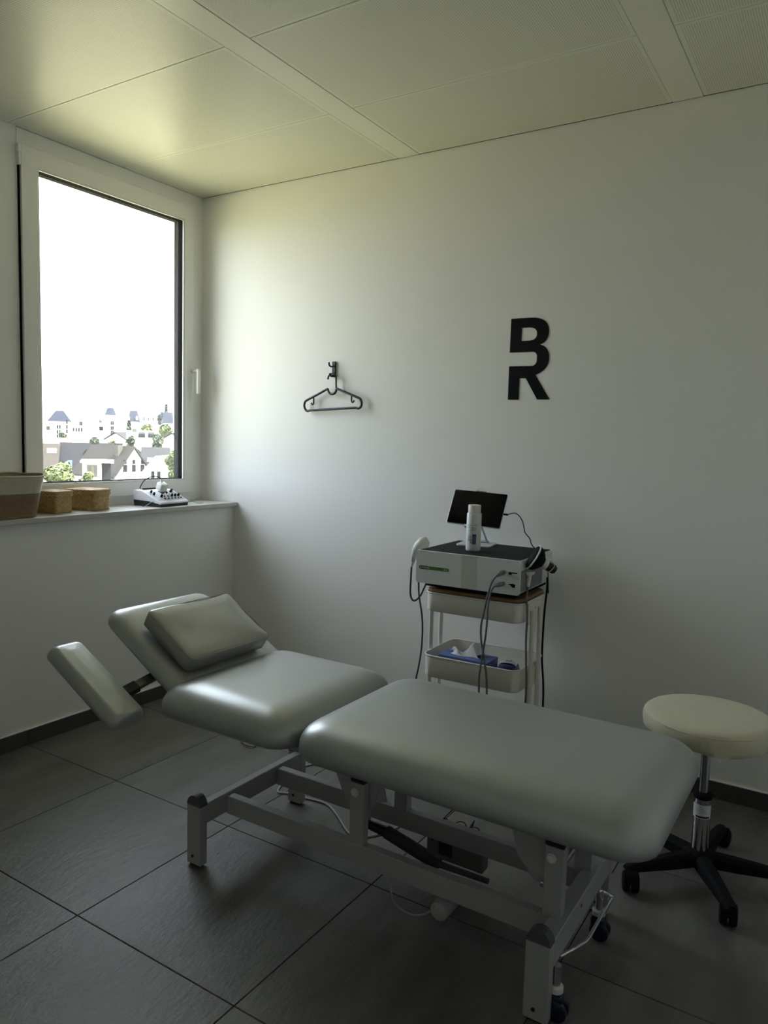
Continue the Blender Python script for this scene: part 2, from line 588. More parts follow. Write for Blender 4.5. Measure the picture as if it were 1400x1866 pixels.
# ------------------------------------------------------------------ window
def window(name, dy):
  win = senv(name, (-0.26, -0.58 + dy, 0.989))
  put = lambda a, b_, n: (n, a + dy, b_)
  bm = NB()
  ring_frame(bm, -1.1022, -0.0005, 0.9895, 2.672, -1.075, -0.105, 1.05, 2.585, -0.315, -0.252, put)
  obj('fixed_frame', bm, M_frame, win)
  # sash: four mitred members
  SY0, SY1, SZ0, SZ1 = -1.093, -0.084, 1.034, 2.602
  IY0, IY1, IZ0, IZ1 = -1.008, -0.157, 1.112, 2.514
  bm = NB()
  ring_frame(bm, SY0, SY1, SZ0, SZ1, IY0 - 0.006, IY1 + 0.006, IZ0 - 0.006, IZ1 + 0.006, -0.262, -0.235, put)
  bmesh.ops.bevel(bm, geom=[e for e in bm.edges], offset=0.0025, segments=2, affect='EDGES', profile=0.5)
  sash = obj('sash', bm, M_frame, win)
  bm = NB()
  ring_frame(bm, IY0 - 0.012, IY1 + 0.012, IZ0 - 0.012, IZ1 + 0.012, IY0, IY1, IZ0, IZ1, -0.2455, -0.2375, put)
  obj('glazing_bead', bm, M_white, sash)
  bm = NB()
  ring_frame(bm, IY0 - 0.012, IY1 + 0.012, IZ0 - 0.012, IZ1 + 0.012, IY0 + 0.001, IY1 - 0.001, IZ0 + 0.001, IZ1 - 0.001, -0.262, -0.2455, put)
  obj('gasket', bm, M_gasket, sash)
  obj('pane', boxo(-0.264, -0.261, IY0 - 0.008 + dy, IY1 + 0.008 + dy, IZ0 - 0.008, IZ1 + 0.008), M_glass, win)
  for k, (n0, n1, ins) in enumerate(((-0.284, -0.2645, 0.0005), (-0.306, -0.284, 0.004))):
      bm = NB()
      ring_frame(bm, -1.06, -0.11, 1.06, 2.57, IY0 + ins, IY1 - ins, IZ0 + ins, IZ1 - ins, n0, n1, put)
      obj('outer_frame', bm, M_darkalu if k else mat('outer_profile', (0.016, 0.0155, 0.016), 0.8, spec=0.0), win)
  bm = boxo(-0.252, -0.2475, -1.1022 + dy, -1.0935 + dy, 1.0, 2.512)  # black strip standing in for the shadow in the gap beside the sash
  obj('gap_shade_strip', bm, M_gasket, win)
  # hinge
  obj('hinge', boxo(-0.262, -0.236, -1.1023 + dy, -1.0935 + dy, 2.512, 2.598, 0.002), M_frame, win)
  obj('hinge_cap', boxo(-0.2545, -0.232, -1.108 + dy, -1.0935 + dy, 2.565, 2.600, 0.003), M_frame, win)
  # handle
  hz, hy = 1.712, -0.092 + dy
  bm = lathe(NB(), [(0.011, 0.0), (0.011, 0.004), (0.0085, 0.005), (0.0085, 0.045), (0.0085, 0.052)], 16, (-0.235, hy, hz), 'X')
  hnd = obj('window_handle', bm, M_white, win, smooth=True, auto=40)
  bm = boxo(-0.196, -0.178, hy - 0.0095, hy + 0.0095, hz - 0.125, hz + 0.011, 0.004, 2)
  obj('lever', bm, M_white, hnd, smooth=True, auto=40)

window('window_1', 0.0)

# ------------------------------------------------------------------ treatment couch
couch = thing('treatment_couch', 'grey vinyl treatment couch with raised head section on a grey steel base', 'treatment couch', (1.84, -1.235, 0))
YC = -1.235
def pad(L, W, T, r=0.06, edge=0.055, k=6, crown=0.004):
    """upholstered pad, origin at the centre of its underside"""
    bm = NB()
    z1 = 0.24 * T
    prof = [(0.014, 0.0), (0.005, 0.25 * z1), (0.001, 0.65 * z1), (0.0, z1)]
    for i in range(1, 11):
        a = (PI / 2) * i / 10
        prof.append((edge * (1 - math.cos(a)) * 0.95, z1 + (T - z1) * math.sin(a) ** 0.85))
    m_ = min(L, W) / 2
    for f in (0.45, 0.7, 0.9):
        prof.append((edge * 0.9 + (m_ - edge) * f * 0.9, T + crown * f))
    rings = []
    for ins, h in prof:
        rings.append([(x, y, h) for x, y in rrect(L / 2 - ins, W / 2 - ins, max(r - ins * 0.6, 0.012), k)])
    R_ = loft(bm, rings)
    return bm
def put_pad(name, bm, M4, m, parent):
    bmesh.ops.transform(bm, matrix=M4, verts=bm.verts)
    return obj(name, bm, m, parent, smooth=True)
PB = 0.475
put_pad('leg_pad', pad(0.985, 0.62, 0.108, 0.095, 0.115), Matrix.Translation((1.672 + 0.4925, YC, PB)), M_vinyl, couch)
put_pad('seat_pad', pad(0.542, 0.62, 0.105, 0.085, 0.125), Matrix.Translation((1.124 + 0.271, YC, PB + 0.002)), M_vinyl, couch)
# head section, hinged at the seat pad
HA = math.radians(30.5)
def head_m(cx, cz, y, ang=HA):
    return Matrix.Translation((cx, y, cz)) @ Matrix.Rotation(ang, 4, 'Y')
put_pad('head_pad', pad(0.445, 0.47, 0.060, 0.06, 0.070), head_m(0.972, 0.602, YC), M_vinyl, couch)
# arm rests either side, lower
for s in (-1, 1):
    put_pad('arm_rest', pad(0.385, 0.128, 0.052, 0.028, 0.030), head_m(0.925 if s < 0 else 0.945, 0.535 if s < 0 else 0.49, YC + s * 0.372, math.radians(28)), M_vinyl, couch)
    def ab_(x, dy, z):
        return Vector((x, YC + s * dy, z - (0.0 if s < 0 else 0.045)))
    p0, p1, p2 = ab_(0.985, 0.340, 0.508), ab_(1.000, 0.285, 0.525), ab_(1.040, 0.100, 0.585)
    dx = Vector((0.014, 0, -0.006)); dz = Vector((0, 0.0, 0.005))
    bm = NB()
    loft(bm, [[p - dx - dz, p + dx - dz, p + dx + dz, p - dx + dz] for p in (p0, p2)])
    ab = obj('arm_rest_bar', bm, mat('bar_steel', (0.16, 0.16, 0.165), 0.35, metal=1.0), couch)
    bm = NB()
    dx2, dz2 = dx * 1.2, dz * 1.5
    loft(bm, [[p - dx2 - dz2, p + dx2 - dz2, p + dx2 + dz2, p - dx2 + dz2] for p in (p1.lerp(p0, 0.6), p1.lerp(p2, 0.12))])
    obj('bar_sleeve', bm, M_black, ab)
# boards and brackets under the pads
obj('pad_board', boxo(1.735, 2.50, YC - 0.250, YC + 0.250, 0.461, 0.4755, 0.002, 1), M_powder, couch)
obj('pad_board', boxo(1.215, 1.665, YC - 0.230, YC + 0.230, 0.461, 0.477, 0.002, 1), M_powder, couch)
bm = NB(); 
hbm = boxo(-0.19, 0.20, -0.20, 0.20, -0.012, 0.002, 0.002, 1)
bmesh.ops.transform(hbm, matrix=head_m(0.972, 0.602, YC), verts=hbm.verts)
obj('head_board', hbm, M_powder, couch)
bm.free()
# chrome adjusting loop under the seat pad
lp = [pl(443, 1345, 1, -1.50), pl(440, 1353, 1, -1.50), pl(448, 1360, 1, -1.50), pl(462, 1362, 1, -1.50), pl(467, 1356, 1, -1.50), pl(465, 1348, 1, -1.50)]
lp = [lp[0] + Vector((0, 0.06, 0.02))] + lp + [lp[-1] + Vector((0, 0.06, 0.02))]
obj('adjusting_loop', tube(NB(), cr(lp, 5), 0.0042, 8), M_chrome, couch, smooth=True)

# legs
def leg(x0, x1, y0, y1):
    l = obj('leg', boxo(x0, x1, y0, y1, 0.007, 0.200, 0.002, 1), M_powder, couch)
    bm = NB()
    pts = []
    w = x1 - x0
    for i in range(13):
        a = PI * i / 12
        pts.append(((x0 + x1) / 2 + (w / 2) * math.cos(a), 0.2 + 0.033 * math.sin(a)))
    prism(bm, pts, lambda p: (p[0], y0, p[1]), lambda p: (p[0], y1, p[1]))
    obj('leg_cap', bm, M_cap, l)
    obj('leg_foot', boxo(x0 + 0.008, x1 - 0.008, y0 + 0.004, y1 - 0.004, 0.0, 0.007, 0.002, 1), M_black, l)
    obj('screw', lathe(NB(), [(0.005, y0 - 0.002), (0.005, y0 + 0.001)], 10, ((x0 + x1) / 2 - 0.004, 0, 0.034), 'Y'), M_black, l)
LY0, LY1 = -1.500, -1.470
FY0, FY1 = -1.000, -0.970
for (a, b_) in ((1.242, 1.302), (2.376, 2.437)):
    leg(a, b_, LY0, LY1)
    leg(a, b_, FY0, FY1)
obj('crossbar', boxo(1.272, 1.302, LY1, FY0, 0.140, 0.205, 0.002, 1), M_powder, couch)
obj('crossbar', boxo(2.395, 2.437, LY1, FY0, 0.135, 0.205, 0.002, 1), M_powder, couch)
NY0, NY1 = -1.386, -1.356
RY0, RY1 = -1.136, -1.106
for (a, b_) in ((NY0, NY1), (RY0, RY1)):
    obj('side_rail', boxo(1.302, 2.395, a, b_, 0.137, 0.197, 0.002, 1), M_powder, couch)
# posts with bolts, gussets
def post(x0, x1, y0, y1, front):
    p = obj('post', boxo(x0, x1, y0, y1, 0.197, 0.380, 0.0015, 1), M_powder, couch)
    obj('post_cap', boxo(x0 - 0.0008, x1 + 0.0008, y0 - 0.0008, y1 + 0.0008, 0.380, 0.392, 0.003, 1), M_black, p)
    c = (x0 + 0.018, y0, 0.352)
    obj('bolt', lathe(NB(), [(0.0125, -0.004), (0.0125, -0.0005), (0.0085, -0.0035), (0.0085, -0.008), (0.005, -0.010)][::-1], 16, c, 'Y'), M_white, p, smooth=True, auto=50)
for (a, b_, fr) in ((NY0, NY1, 1), (RY0, RY1, 0)):
    post(1.787, 1.834, a, b_, fr)
    post(2.373, 2.421, a, b_, fr)
def q2(px, py, y):
    v = pl(px, py, 1, y)
    return (v.x, v.z)
gy = NY1 + 0.006
gl = [q2(594, 1398, gy), q2(634, 1466, gy), q2(648, 1486, gy), q2(684, 1470, gy)]
gl = [(gl[0][0], 0.462), gl[1], gl[2], (1.85, 0.31), (1.885, 0.462)]
gr = [q2(921, 1515, gy), q2(943, 1552, gy), q2(975, 1604, gy)]
gr = [(gr[0][0], 0.462), gr[1], gr[2], (2.375, 0.262), (2.41, 0.30), (2.44, 0.462)]
for g in (gl, gr):
    for yy in (gy, RY1 + 0.006):
        obj('gusset_plate', xz_plate(g, yy - 0.004, yy + 0.004), M_powder, couch)
# transverse tube between the gussets
for (x, z) in ((1.80, 0.352), (2.385, 0.285)):
    obj('pivot_shaft', cyl(NB(), (x, NY1 + 0.002, z), (x, RY1 + 0.01, z), 0.011, 12), M_steel, couch, smooth=True, auto=50)
obj('pivot_bolt', lathe(NB(), [(0.004, -0.012), (0.0075, -0.010), (0.0075, 0.0)], 10, (pl(986, 1604, 1, NY0).x - 0.003, gy - 0.006, pl(986, 1604, 1, gy).z), 'Y'), M_steel, couch)
# lifting actuator
ya = -1.245
A0, A1, A2, A3 = pl(668, 1500, 1, ya), pl(705, 1516, 1, ya), pl(800, 1575, 1, ya), pl(890, 1606, 1, ya)
M_act = mat('actuator_grey', (0.045, 0.045, 0.042), 0.5)
act = obj('lift_actuator', tube(NB(), [A1, A1.lerp(A2, 0.5), A2], 0.020, 18), M_act, couch, smooth=True, auto=50)
obj('actuator_nose', cyl(NB(), A0, A1.lerp(A2, 0.02), 0.013, 14, 0.017), M_black, act, smooth=True, auto=50)
obj('actuator_rod', cyl(NB(), A2.lerp(A1, 0.02), A3, 0.010, 14, 0.008), M_cap, act, smooth=True, auto=50)
obj('actuator_bracket', boxo(A0.x - 0.03, A0.x + 0.006, ya - 0.018, ya + 0.018, A0.z - 0.02, A0.z + 0.05, 0.003, 1), M_powder, couch)
# control box with socket, hung on the far rail
cb0, cb1 = pl(778, 1560, 1, -1.10), pl(880, 1590, 1, -1.10)
M_ctrl = mat('control_box_grey', (0.16, 0.15, 0.135), 0.6)
ctl = obj('control_box', boxo(cb0.x, cb1.x, -1.105, -1.06, 0.060, 0.165, 0.004, 2), M_ctrl, couch)
obj('socket_block', boxo(cb0.x + 0.045, cb0.x + 0.090, -1.112, -1.104, 0.080, 0.128, 0.002, 1), M_black, ctl)
obj('indicator', lathe(NB(), [(0.004, -0.004), (0.004, 0.001)], 12, (cb0.x + 0.022, -1.105, 0.118), 'Y'), M_dblue, ctl)
# foot switch drum below the near rail
dc = pl(799, 1662, 1, -1.40)
drum = obj('switch_drum', lathe(NB(), [(0.020, -1.402), (0.0245, -1.400), (0.026, -1.395), (0.026, -1.30)], 28, (dc.x, 0, dc.z), 'Y'), M_powder, couch, smooth=True, auto=40)
for a in (2.4, 5.5):
    obj('screw', lathe(NB(), [(0.003, -1.4035), (0.003, -1.401)], 8, (dc.x + 0.018 * math.cos(a), 0, dc.z + 0.018 * math.sin(a)), 'Y'), M_steel, drum)
obj('drum_bracket', boxo(dc.x - 0.012, dc.x + 0.012, -1.375, -1.36, dc.z + 0.02, 0.138, 0.001, 1), M_powder, couch)
# cables
cpts = [pl(713, 1600, 1, -1.36), pl(712, 1618, 1, -1.37), pl(718, 1642, 1, -1.39), pl(735, 1660, 1, -1.41), pl(758, 1668, 1, -1.42), pl(780, 1663, 1, -1.41), Vector((dc.x - 0.02, -1.39, dc.z))]
obj('switch_cable', tube(NB(), cr(cpts, 6), 0.0026, 8), mat('switch_cable_grey', (0.38, 0.37, 0.34), 0.45), couch, smooth=True)
# pale mains cable lying on the floor
fl = [(548, 1393), (575, 1393), (600, 1391)]
fc = [pl(640, 1386, 2, 0.004), pl(600, 1392, 2, 0.004), pl(562, 1394, 2, 0.004), pl(535, 1410, 2, 0.004), pl(512, 1432, 2, 0.004), pl(507, 1443, 2, 0.004), pl(525, 1446, 2, 0.004), pl(560, 1455, 2, 0.004), pl(595, 1465, 2, 0.004), pl(614, 1485, 2, 0.004), pl(636, 1518, 2, 0.004), pl(660, 1525, 2, 0.004), pl(695, 1519, 2, 0.004), pl(720, 1510, 2, 0.004), pl(742, 1490, 2, 0.004)]
fco = obj('mains_cable', tube(NB(), cr(fc, 6), 0.0038, 8), M_cablew, None, smooth=True)
tag(fco, 'pale mains cable looping over the floor tiles beneath the couch', 'cable')
# cable ties standing on the far rail
tie_y = -1.10
for pts in ([(797, 1503), (812, 1488), (827, 1474)], [(797, 1501), (812, 1503), (824, 1509), (840, 1515)], [(803, 1497), (813, 1491), (820, 1502)],
            [(828, 1502), (838, 1497), (847, 1500), (852, 1510)], [(863, 1507), (872, 1510), (876, 1519)]):
    obj('cable_tie', tube(NB(), cr([pl(a, b_, 1, tie_y) for a, b_ in pts], 5), 0.0016, 6), M_black, couch, smooth=True)
obj('cable_bundle', tube(NB(), [pl(853, 1520, 1, tie_y), pl(860, 1505, 1, tie_y), pl(865, 1495, 1, tie_y)], 0.005, 8, rr=[0.006, 0.005, 0.002]), M_cap, couch, smooth=True)
# hanging paper tag behind the near post
tg = [pl(691, 1430, 1, -1.2), pl(700, 1430, 1, -1.2), pl(706, 1462, 1, -1.2), pl(688, 1462, 1, -1.2)]
bm = NB()
prism(bm, [(v.x, v.z) for v in tg], lambda p: (p[0], -1.2, p[1]), lambda p: (p[0], -1.1985, p[1]))
tagp = obj('plastic_bag', bm, mat('clear_plastic', (0.55, 0.56, 0.58), 0.25), None)
tag(tagp, 'small pale plastic bag hanging under the couch behind the left near post', 'bag')
# castors at the foot end
def couch_caster(x, y):
    c = obj('castor', lathe(NB(), [(0.011, 0.083), (0.011, 0.135)], 12, (x, y, 0)), M_chrome, couch, smooth=True, auto=40)
    obj('castor_collar', lathe(NB(), [(0.012, 0.066), (0.018, 0.070), (0.018, 0.082), (0.012, 0.086)], 16, (x, y, 0)), M_white, c, smooth=True, auto=40)
    M_cw = mat('castor_blue_black', (0.010, 0.012, 0.030), 0.3)
    obj('castor_fork', boxo(x - 0.020, x + 0.020, y - 0.016, y + 0.016, 0.030, 0.066, 0.008, 3), M_cw, c, smooth=True, auto=50)
    for s in (-1, 1):
        obj('castor_wheel', lathe(NB(), [(0.022, -0.008), (0.026, -0.005), (0.026, 0.005), (0.022, 0.008)], 24, (x + 0.006, y + s * 0.011, 0.026), 'Y'), M_cw, c, smooth=True, auto=40)
c1 = pl(1088, 1708, 2, 0.0); c2 = pl(1002, 1850, 2, 0.0)
cx_ = 2.440
couch_caster(cx_, c1.y); couch_caster(cx_, c2.y)
cp = [(2.437, -1.105, 0.138), (2.452, -1.075, 0.118), (2.463, -1.060, 0.106), (2.4645, -1.075, 0.105), (2.463, -1.180, 0.106), (2.463, -1.275, 0.107), (2.461, -1.300, 0.109), (2.452, -1.350, 0.119), (2.4375, -1.425, 0.138)]
obj('castor_pedal', tube(NB(), [Vector(p) for p in cp], 0.005, 10), M_chrome, couch, smooth=True)
# hole in the crossbar
obj('bar_hole', lathe(NB(), [(0.0055, 2.4368), (0.0055, 2.4378)], 12, (0, pl(1060, 1650, 0, 2.437).y, pl(1060, 1650, 0, 2.437).z), 'X'), M_black, couch)

# ------------------------------------------------------------------ pillow on the head section
def pillow():
    bm = NB()
    L, W, T = 0.257, 0.383, 0.070
    rings = []
    for ins, h in ((0.012, 0.0), (0.002, 0.006), (0.0, 0.030), (0.0, 0.052), (0.004, 0.0600), (0.012, 0.0632), (0.05, 0.0645), (0.10, 0.0650), (0.122, 0.0650)):
        rings.append([(x, y, h) for x, y in rrect(L / 2 - ins, W / 2 - ins, max(0.018 - ins, 0.004), 3)])
    # more points along the sides
    rings2 = []
    for ring in rings:
        o = []
        for i in range(len(ring)):
            a, b_ = Vector(ring[i]), Vector(ring[(i + 1) % len(ring)])
            n = 5 if i % 4 == 3 else 1
            for j in range(n):
                o.append(tuple(a.lerp(b_, j / n)))
        rings2.append(o)
    loft(bm, rings2)
    for v in bm.verts:     # soft sag
        v.co.z += 0.004 * math.sin(v.co.x * 26 + 1.0) * math.sin(v.co.y * 17 + 0.5) if v.co.z > 0.05 else 0
    return bm
PM = head_m(1.037, 0.646, -1.227, 0.545)
pb = pillow()
bmesh.ops.transform(pb, matrix=PM, verts=pb.verts)
pil = thing('pillow', 'flat grey vinyl pillow lying on the raised head section', 'pillow', (1.037, -1.227, 0.60))
pbo = obj('cushion', pb, M_pillow, pil, smooth=True, auto=60)
bm = NB()
tube(bm, [PM @ Vector((x, y, 0.0595)) for x, y in rrect(0.1265, 0.1895, 0.016, 3)], 0.0019, 6, closed=True)
obj('piping', bm, M_pillow, pil, smooth=True)

# ------------------------------------------------------------------ stool
SX, SY = 2.620, -0.630
stool = thing('stool', 'round cream stool with chrome gas column and black five-star base', 'stool', (SX, SY, 0))
def seat_bm():
    bm = NB()
    n = 72
    prof = [(0.160, 0.478), (0.186, 0.480), (0.190, 0.490), (0.1925, 0.506), (0.193, 0.522), (0.1895, 0.534), (0.181, 0.541), (0.166, 0.545), (0.12, 0.548), (0.06, 0.549), (0.01, 0.549)]
    rings = []
    for k, (r, h) in enumerate(prof):
        ring = []
        for i in range(n):
            a = 2 * PI * i / n
            w = 0.0
            if 1 <= k <= 4:
                w = 0.0018 * math.sin(a * 9 + k) + 0.0012 * math.sin(a * 23 + 2 * k)
            zz = h + (0.006 * math.sin(a * 2 + 0.6) + 0.002 * math.sin(a * 7) if k < 2 else 0)
            ring.append((SX + (r + w) * math.cos(a), SY + (r + w) * math.sin(a), zz))
        rings.append(ring)
    loft(bm, rings)
    return bm
seat = obj('seat', seat_bm(), M_cream, stool, smooth=True, auto=70)
bm = NB()
tube(bm, [(SX + 0.1905 * math.cos(a), SY + 0.1905 * math.sin(a), 0.5305 + 0.001 * math.sin(a * 5)) for a in [2 * PI * i / 72 for i in range(72)]], 0.0016, 5, closed=True)
obj('seam', bm, M_cream, seat, smooth=True)
obj('seat_plate', lathe(NB(), [(0.05, 0.466), (0.08, 0.470), (0.08, 0.479)], 24, (SX, SY, 0)), M_black, stool)
M_colu = mat('column_dark_chrome', (0.42, 0.43, 0.46), 0.18, metal=1.0)
colu = obj('piston', lathe(NB(), [(0.0140, 0.275), (0.0140, 0.470)], 24, (SX, SY, 0)), M_colu, stool, smooth=True, auto=40)
low = obj('gas_column', lathe(NB(), [(0.0255, 0.060), (0.0255, 0.275)], 32, (SX, SY, 0)), mat('column_chrome', (0.62, 0.61, 0.60), 0.14, metal=1.0), stool, smooth=True, auto=40)
obj('collar', lathe(NB(), [(0.0265, 0.268), (0.0285, 0.272), (0.0285, 0.281), (0.022, 0.285), (0.0145, 0.285)], 32, (SX, SY, 0)), M_blackm, low, smooth=True, auto=40)
def wrap(r, a0, a1, z0, z1, n=14):
    bm = NB()
    g = [[bm.verts.new((SX + r * math.cos(a0 + (a1 - a0) * i / n), SY + r * math.sin(a0 + (a1 - a0) * i / n), z)) for i in range(n + 1)] for z in (z0, z1)]
    bridge(bm, g[0], g[1], closed=False)
    return bm
ac = math.atan2(CAM.y - SY, CAM.x - SX)
lab = obj('paper_label', wrap(0.0260, ac - 1.35, ac + 1.25, 0.208, 0.252), mat('paper', (0.72, 0.72, 0.72), 0.7), low, smooth=True)
obj('label_bar', wrap(0.0262, ac - 0.75, ac + 0.95, 0.2105, 0.216), M_blackm, lab, smooth=True)
for k in range(5):
    obj('label_line', wrap(0.0262, ac - 1.15, ac - 0.1 + 0.25 * ((k * 7) % 4), 0.222 + k * 0.0055, 0.2232 + k * 0.0055), M_greyp, lab, smooth=True)
hub = obj('base_hub', lathe(NB(), [(0.028, 0.050), (0.048, 0.056), (0.048, 0.085), (0.034, 0.098), (0.0262, 0.100)], 28, (SX, SY, 0)), M_blackm, stool, smooth=True, auto=50)
LR = 0.245
for k in range(5):
    a = math.radians(227 + 72 * k)
    d = Vector((math.cos(a), math.sin(a), 0)); s = Vector((-d.y, d.x, 0))
    bm = NB()
    rings = []
    for f, w, z0, z1 in ((0.02, 0.024, 0.052, 0.094), (0.10, 0.022, 0.052, 0.092), (0.18, 0.020, 0.056, 0.086), (0.235, 0.019, 0.058, 0.080), (0.262, 0.014, 0.060, 0.074)):
        c = Vector((SX, SY, 0)) + d * f
        rings.append([c - s * w + Vector((0, 0, z0)), c + s * w + Vector((0, 0, z0)), c + s * w + Vector((0, 0, z1 - 0.010)), c + s * w * 0.5 + Vector((0, 0, z1)), c - s * w * 0.5 + Vector((0, 0, z1)), c - s * w + Vector((0, 0, z1 - 0.010))])
    loft(bm, rings)
    lg = obj('base_leg', bm, M_blackm, stool)
    cc = Vector((SX, SY, 0)) + d * LR
    b2 = a + 1.1 + k * 1.7
    dd = Vector((math.cos(b2), math.sin(b2), 0)); ss = Vector((-dd.y, dd.x, 0))
    wc = cc + dd * 0.018
    bm = NB()
    for q in (-1, 1):
        A = wc + ss * (q * 0.004) + Vector((0, 0, 0.030)); B = wc + ss * (q * 0.024) + Vector((0, 0, 0.030))
        tube(bm, [A, A.lerp(B, 0.85), B], 0.030, 24, rr=[0.030, 0.030, 0.025])
    w_ = obj('castor_wheel', bm, M_blackm, lg, smooth=True, auto=45)
    bm = NB()
    tube(bm, [wc - ss * 0.016 + Vector((0, 0, 0.032)), wc + ss * 0.016 + Vector((0, 0, 0.032))], 0.033, 20)
    bmesh.ops.delete(bm, geom=[v for v in bm.verts if v.co.z < 0.030], context='VERTS')
    if bm.verts:
        obj('castor_hood', bm, M_blackm, lg, smooth=True, auto=45)
    else:
        bm.free()
    obj('castor_stem', cyl(NB(), cc + Vector((0, 0, 0.03)), cc + Vector((0, 0, 0.062)), 0.008, 10), M_black, lg)

# ------------------------------------------------------------------ trolley
CR = math.radians(1.6)
cart = thing('trolley', 'off-white metal three-tier trolley standing against the back wall', 'trolley', (1.677, -0.250, 0), CR, local=True)
def tray(zt, hgt, hx=0.212, hy=0.155, r=0.045, t=0.0022):
    bm = NB()
    o0 = [(x, y, zt - hgt) for x, y in rrect(hx - 0.006, hy - 0.006, r, 6)]
    o1 = [(x, y, zt - hgt + 0.006) for x, y in rrect(hx, hy, r, 6)]
    o2 = [(x, y, zt) for x, y in rrect(hx, hy, r, 6)]
    i2 = [(x, y, zt) for x, y in rrect(hx - t, hy - t, r - t, 6)]
    i1 = [(x, y, zt - hgt + 0.005) for x, y in rrect(hx - t, hy - t, r - t, 6)]
    loft(bm, [o0, o1, o2, i2, i1])
    tr = obj('tray', bm, M_cart, cart, smooth=True, auto=50, local=True)
    bm = NB()
    tube(bm, [(x, y, zt) for x, y in rrect(hx + 0.0005, hy + 0.0005, r, 6)], 0.0034, 8, closed=True)
    obj('tray_rim', bm, M_cart, tr, smooth=True, local=True)
for zt, hg in ((0.738, 0.078), (0.472, 0.092), (0.200, 0.092)):
    tray(zt, hg)
for s in (-1, 1):
    for yy in (-0.052, 0.042):
        lgm = obj('leg', cyl(NB(), (s * 0.2255, yy, 0.075), (s * 0.2255, yy, 0.70 if s > 0 else 0.68), 0.0095, 14), M_cart, cart, smooth=True, auto=50, local=True)
        obj('castor_wheel', lathe(NB(), [(0.020, -0.009), (0.0245, -0.006), (0.0245, 0.006), (0.020, 0.009)], 20, (s * 0.2255, yy * 2.2, 0.0245), 'Y'), M_black, lgm, smooth=True, auto=40, local=True)
        obj('castor_fork', boxo(s * 0.2255 - 0.012, s * 0.2255 + 0.012, yy * 2.2 - 0.014, yy * 2.2 + 0.014, 0.045, 0.056, 0.002, 1), M_steel, lgm, local=True)
    obj('base_bar', boxo(s * 0.2255 - 0.012, s * 0.2255 + 0.012, -0.14, 0.12, 0.056, 0.076, 0.006, 2), M_cart, cart, local=True)
    for z0, z1 in ((0.645, 0.728), (0.375, 0.455), (0.11, 0.18)):
        br = obj('bracket', boxo(s * 0.2145 - 0.0022, s * 0.2145 + 0.0022, -0.075, 0.065, z0, z1, 0.001, 1), M_cart, cart, local=True)
        for zz in (z0 + 0.018, z1 - 0.022):
            obj('screw', lathe(NB(), [(0.0035, s * 0.2165), (0.0035, s * 0.2185)], 8, (0, -0.005, zz), 'X'), M_steel, br, local=True)
# wooden board laid on the top tray
bm = NB()
loft(bm, [[(x, y, z) for x, y in rrect(0.209 - i, 0.154 - i, 0.045, 6)] for i, z in ((0.002, 0.0), (0.0, 0.002), (0.0, 0.012), (0.002, 0.014))])
brd = obj('wooden_board', bm, M_wood, None, smooth=True, auto=40)
brd.location = (1.677, -0.250, 0.742)
brd.rotation_euler = (0, 0, CR)
tag(brd, 'brown wooden board lying on the top tray under the grey apparatus', 'board')

# ------------------------------------------------------------------ shock wave apparatus
DZ = 0.756
dev = thing('therapy_apparatus', 'grey box-shaped therapy apparatus with black top and green name strip', 'apparatus', (1.664, -0.236, DZ), CR, local=True)
HX, HY = 0.226, 0.199
obj('housing', boxo(-HX + 0.003, HX - 0.003, -HY + 0.006, HY, 0.026, 0.158, 0.010, 3), M_dev, dev, smooth=True, auto=40, local=True)
# front plate with rounded corners
bm = NB()
fp = [(x, z) for x, z in rrect(HX, 0.068, 0.011, 5)]
rings = [[(x * (1 - i * 0.004), y, 0.092 + z * (1 - i * 0.014)) for x, z in fp] for i, y in ((0, -HY + 0.010), (0, -HY + 0.0015), (1, -HY))]
loft(bm, rings)
fpl = obj('front_plate', bm, M_dev, dev, smooth=True, auto=40, local=True)
bm = boxo(-0.020, 0.044, -HY - 0.0006, -HY + 0.002, 0.0255, 0.1585)
obj('front_band', bm, M_devband, fpl, local=True)
obj('top_mat', boxo(-HX + 0.012, HX - 0.012, -HY + 0.004, HY - 0.012, 0.1575, 0.1603, 0.001, 1), M_devtop, dev, local=True)
for sx_ in (-0.16, 0.16):
    for sy_ in (-0.10, 0.10):
        obj('foot', lathe(NB(), [(0.014, 0.0), (0.016, 0.003), (0.016, 0.027)], 16, (sx_, sy_, 0)), M_black, dev, local=True)
obj('underside', boxo(-0.195, 0.205, -0.165, 0.18, 0.008, 0.027, 0.003, 1), M_blackm, dev, local=True)
# green name strip with lettering
def strip(x0, x1, z0, z1, y):
    c = ((x0 + x1) / 2, (z0 + z1) / 2)
    pts = rrect((x1 - x0) / 2, (z1 - z0) / 2, (z1 - z0) / 2 - 1e-4, 5)
    return prism(NB(), pts, lambda p: (c[0] + p[0], y, c[1] + p[1]), lambda p: (c[0] + p[0], y + 0.0012, c[1] + p[1]))
ns = obj('name_strip', strip(-0.211, -0.075, 0.083, 0.0965, -HY - 0.0010), M_green, fpl, local=True)
obj('strip_end', strip(-0.2113, -0.166, 0.0829, 0.0966, -HY - 0.0012), M_dgreen, ns, local=True)
for body, size, x, z in (('D-WS100', 0.0105, -0.2075, 0.0862), ('ultra', 0.0085, -0.0985, 0.0868)):
    me = text_mesh(body, size, 0.0002)
    t = link('lettering', me, M_print, ns)
    t.location = (x, -HY - 0.0015, z)
    t.rotation_euler = (PI / 2, 0, 0)
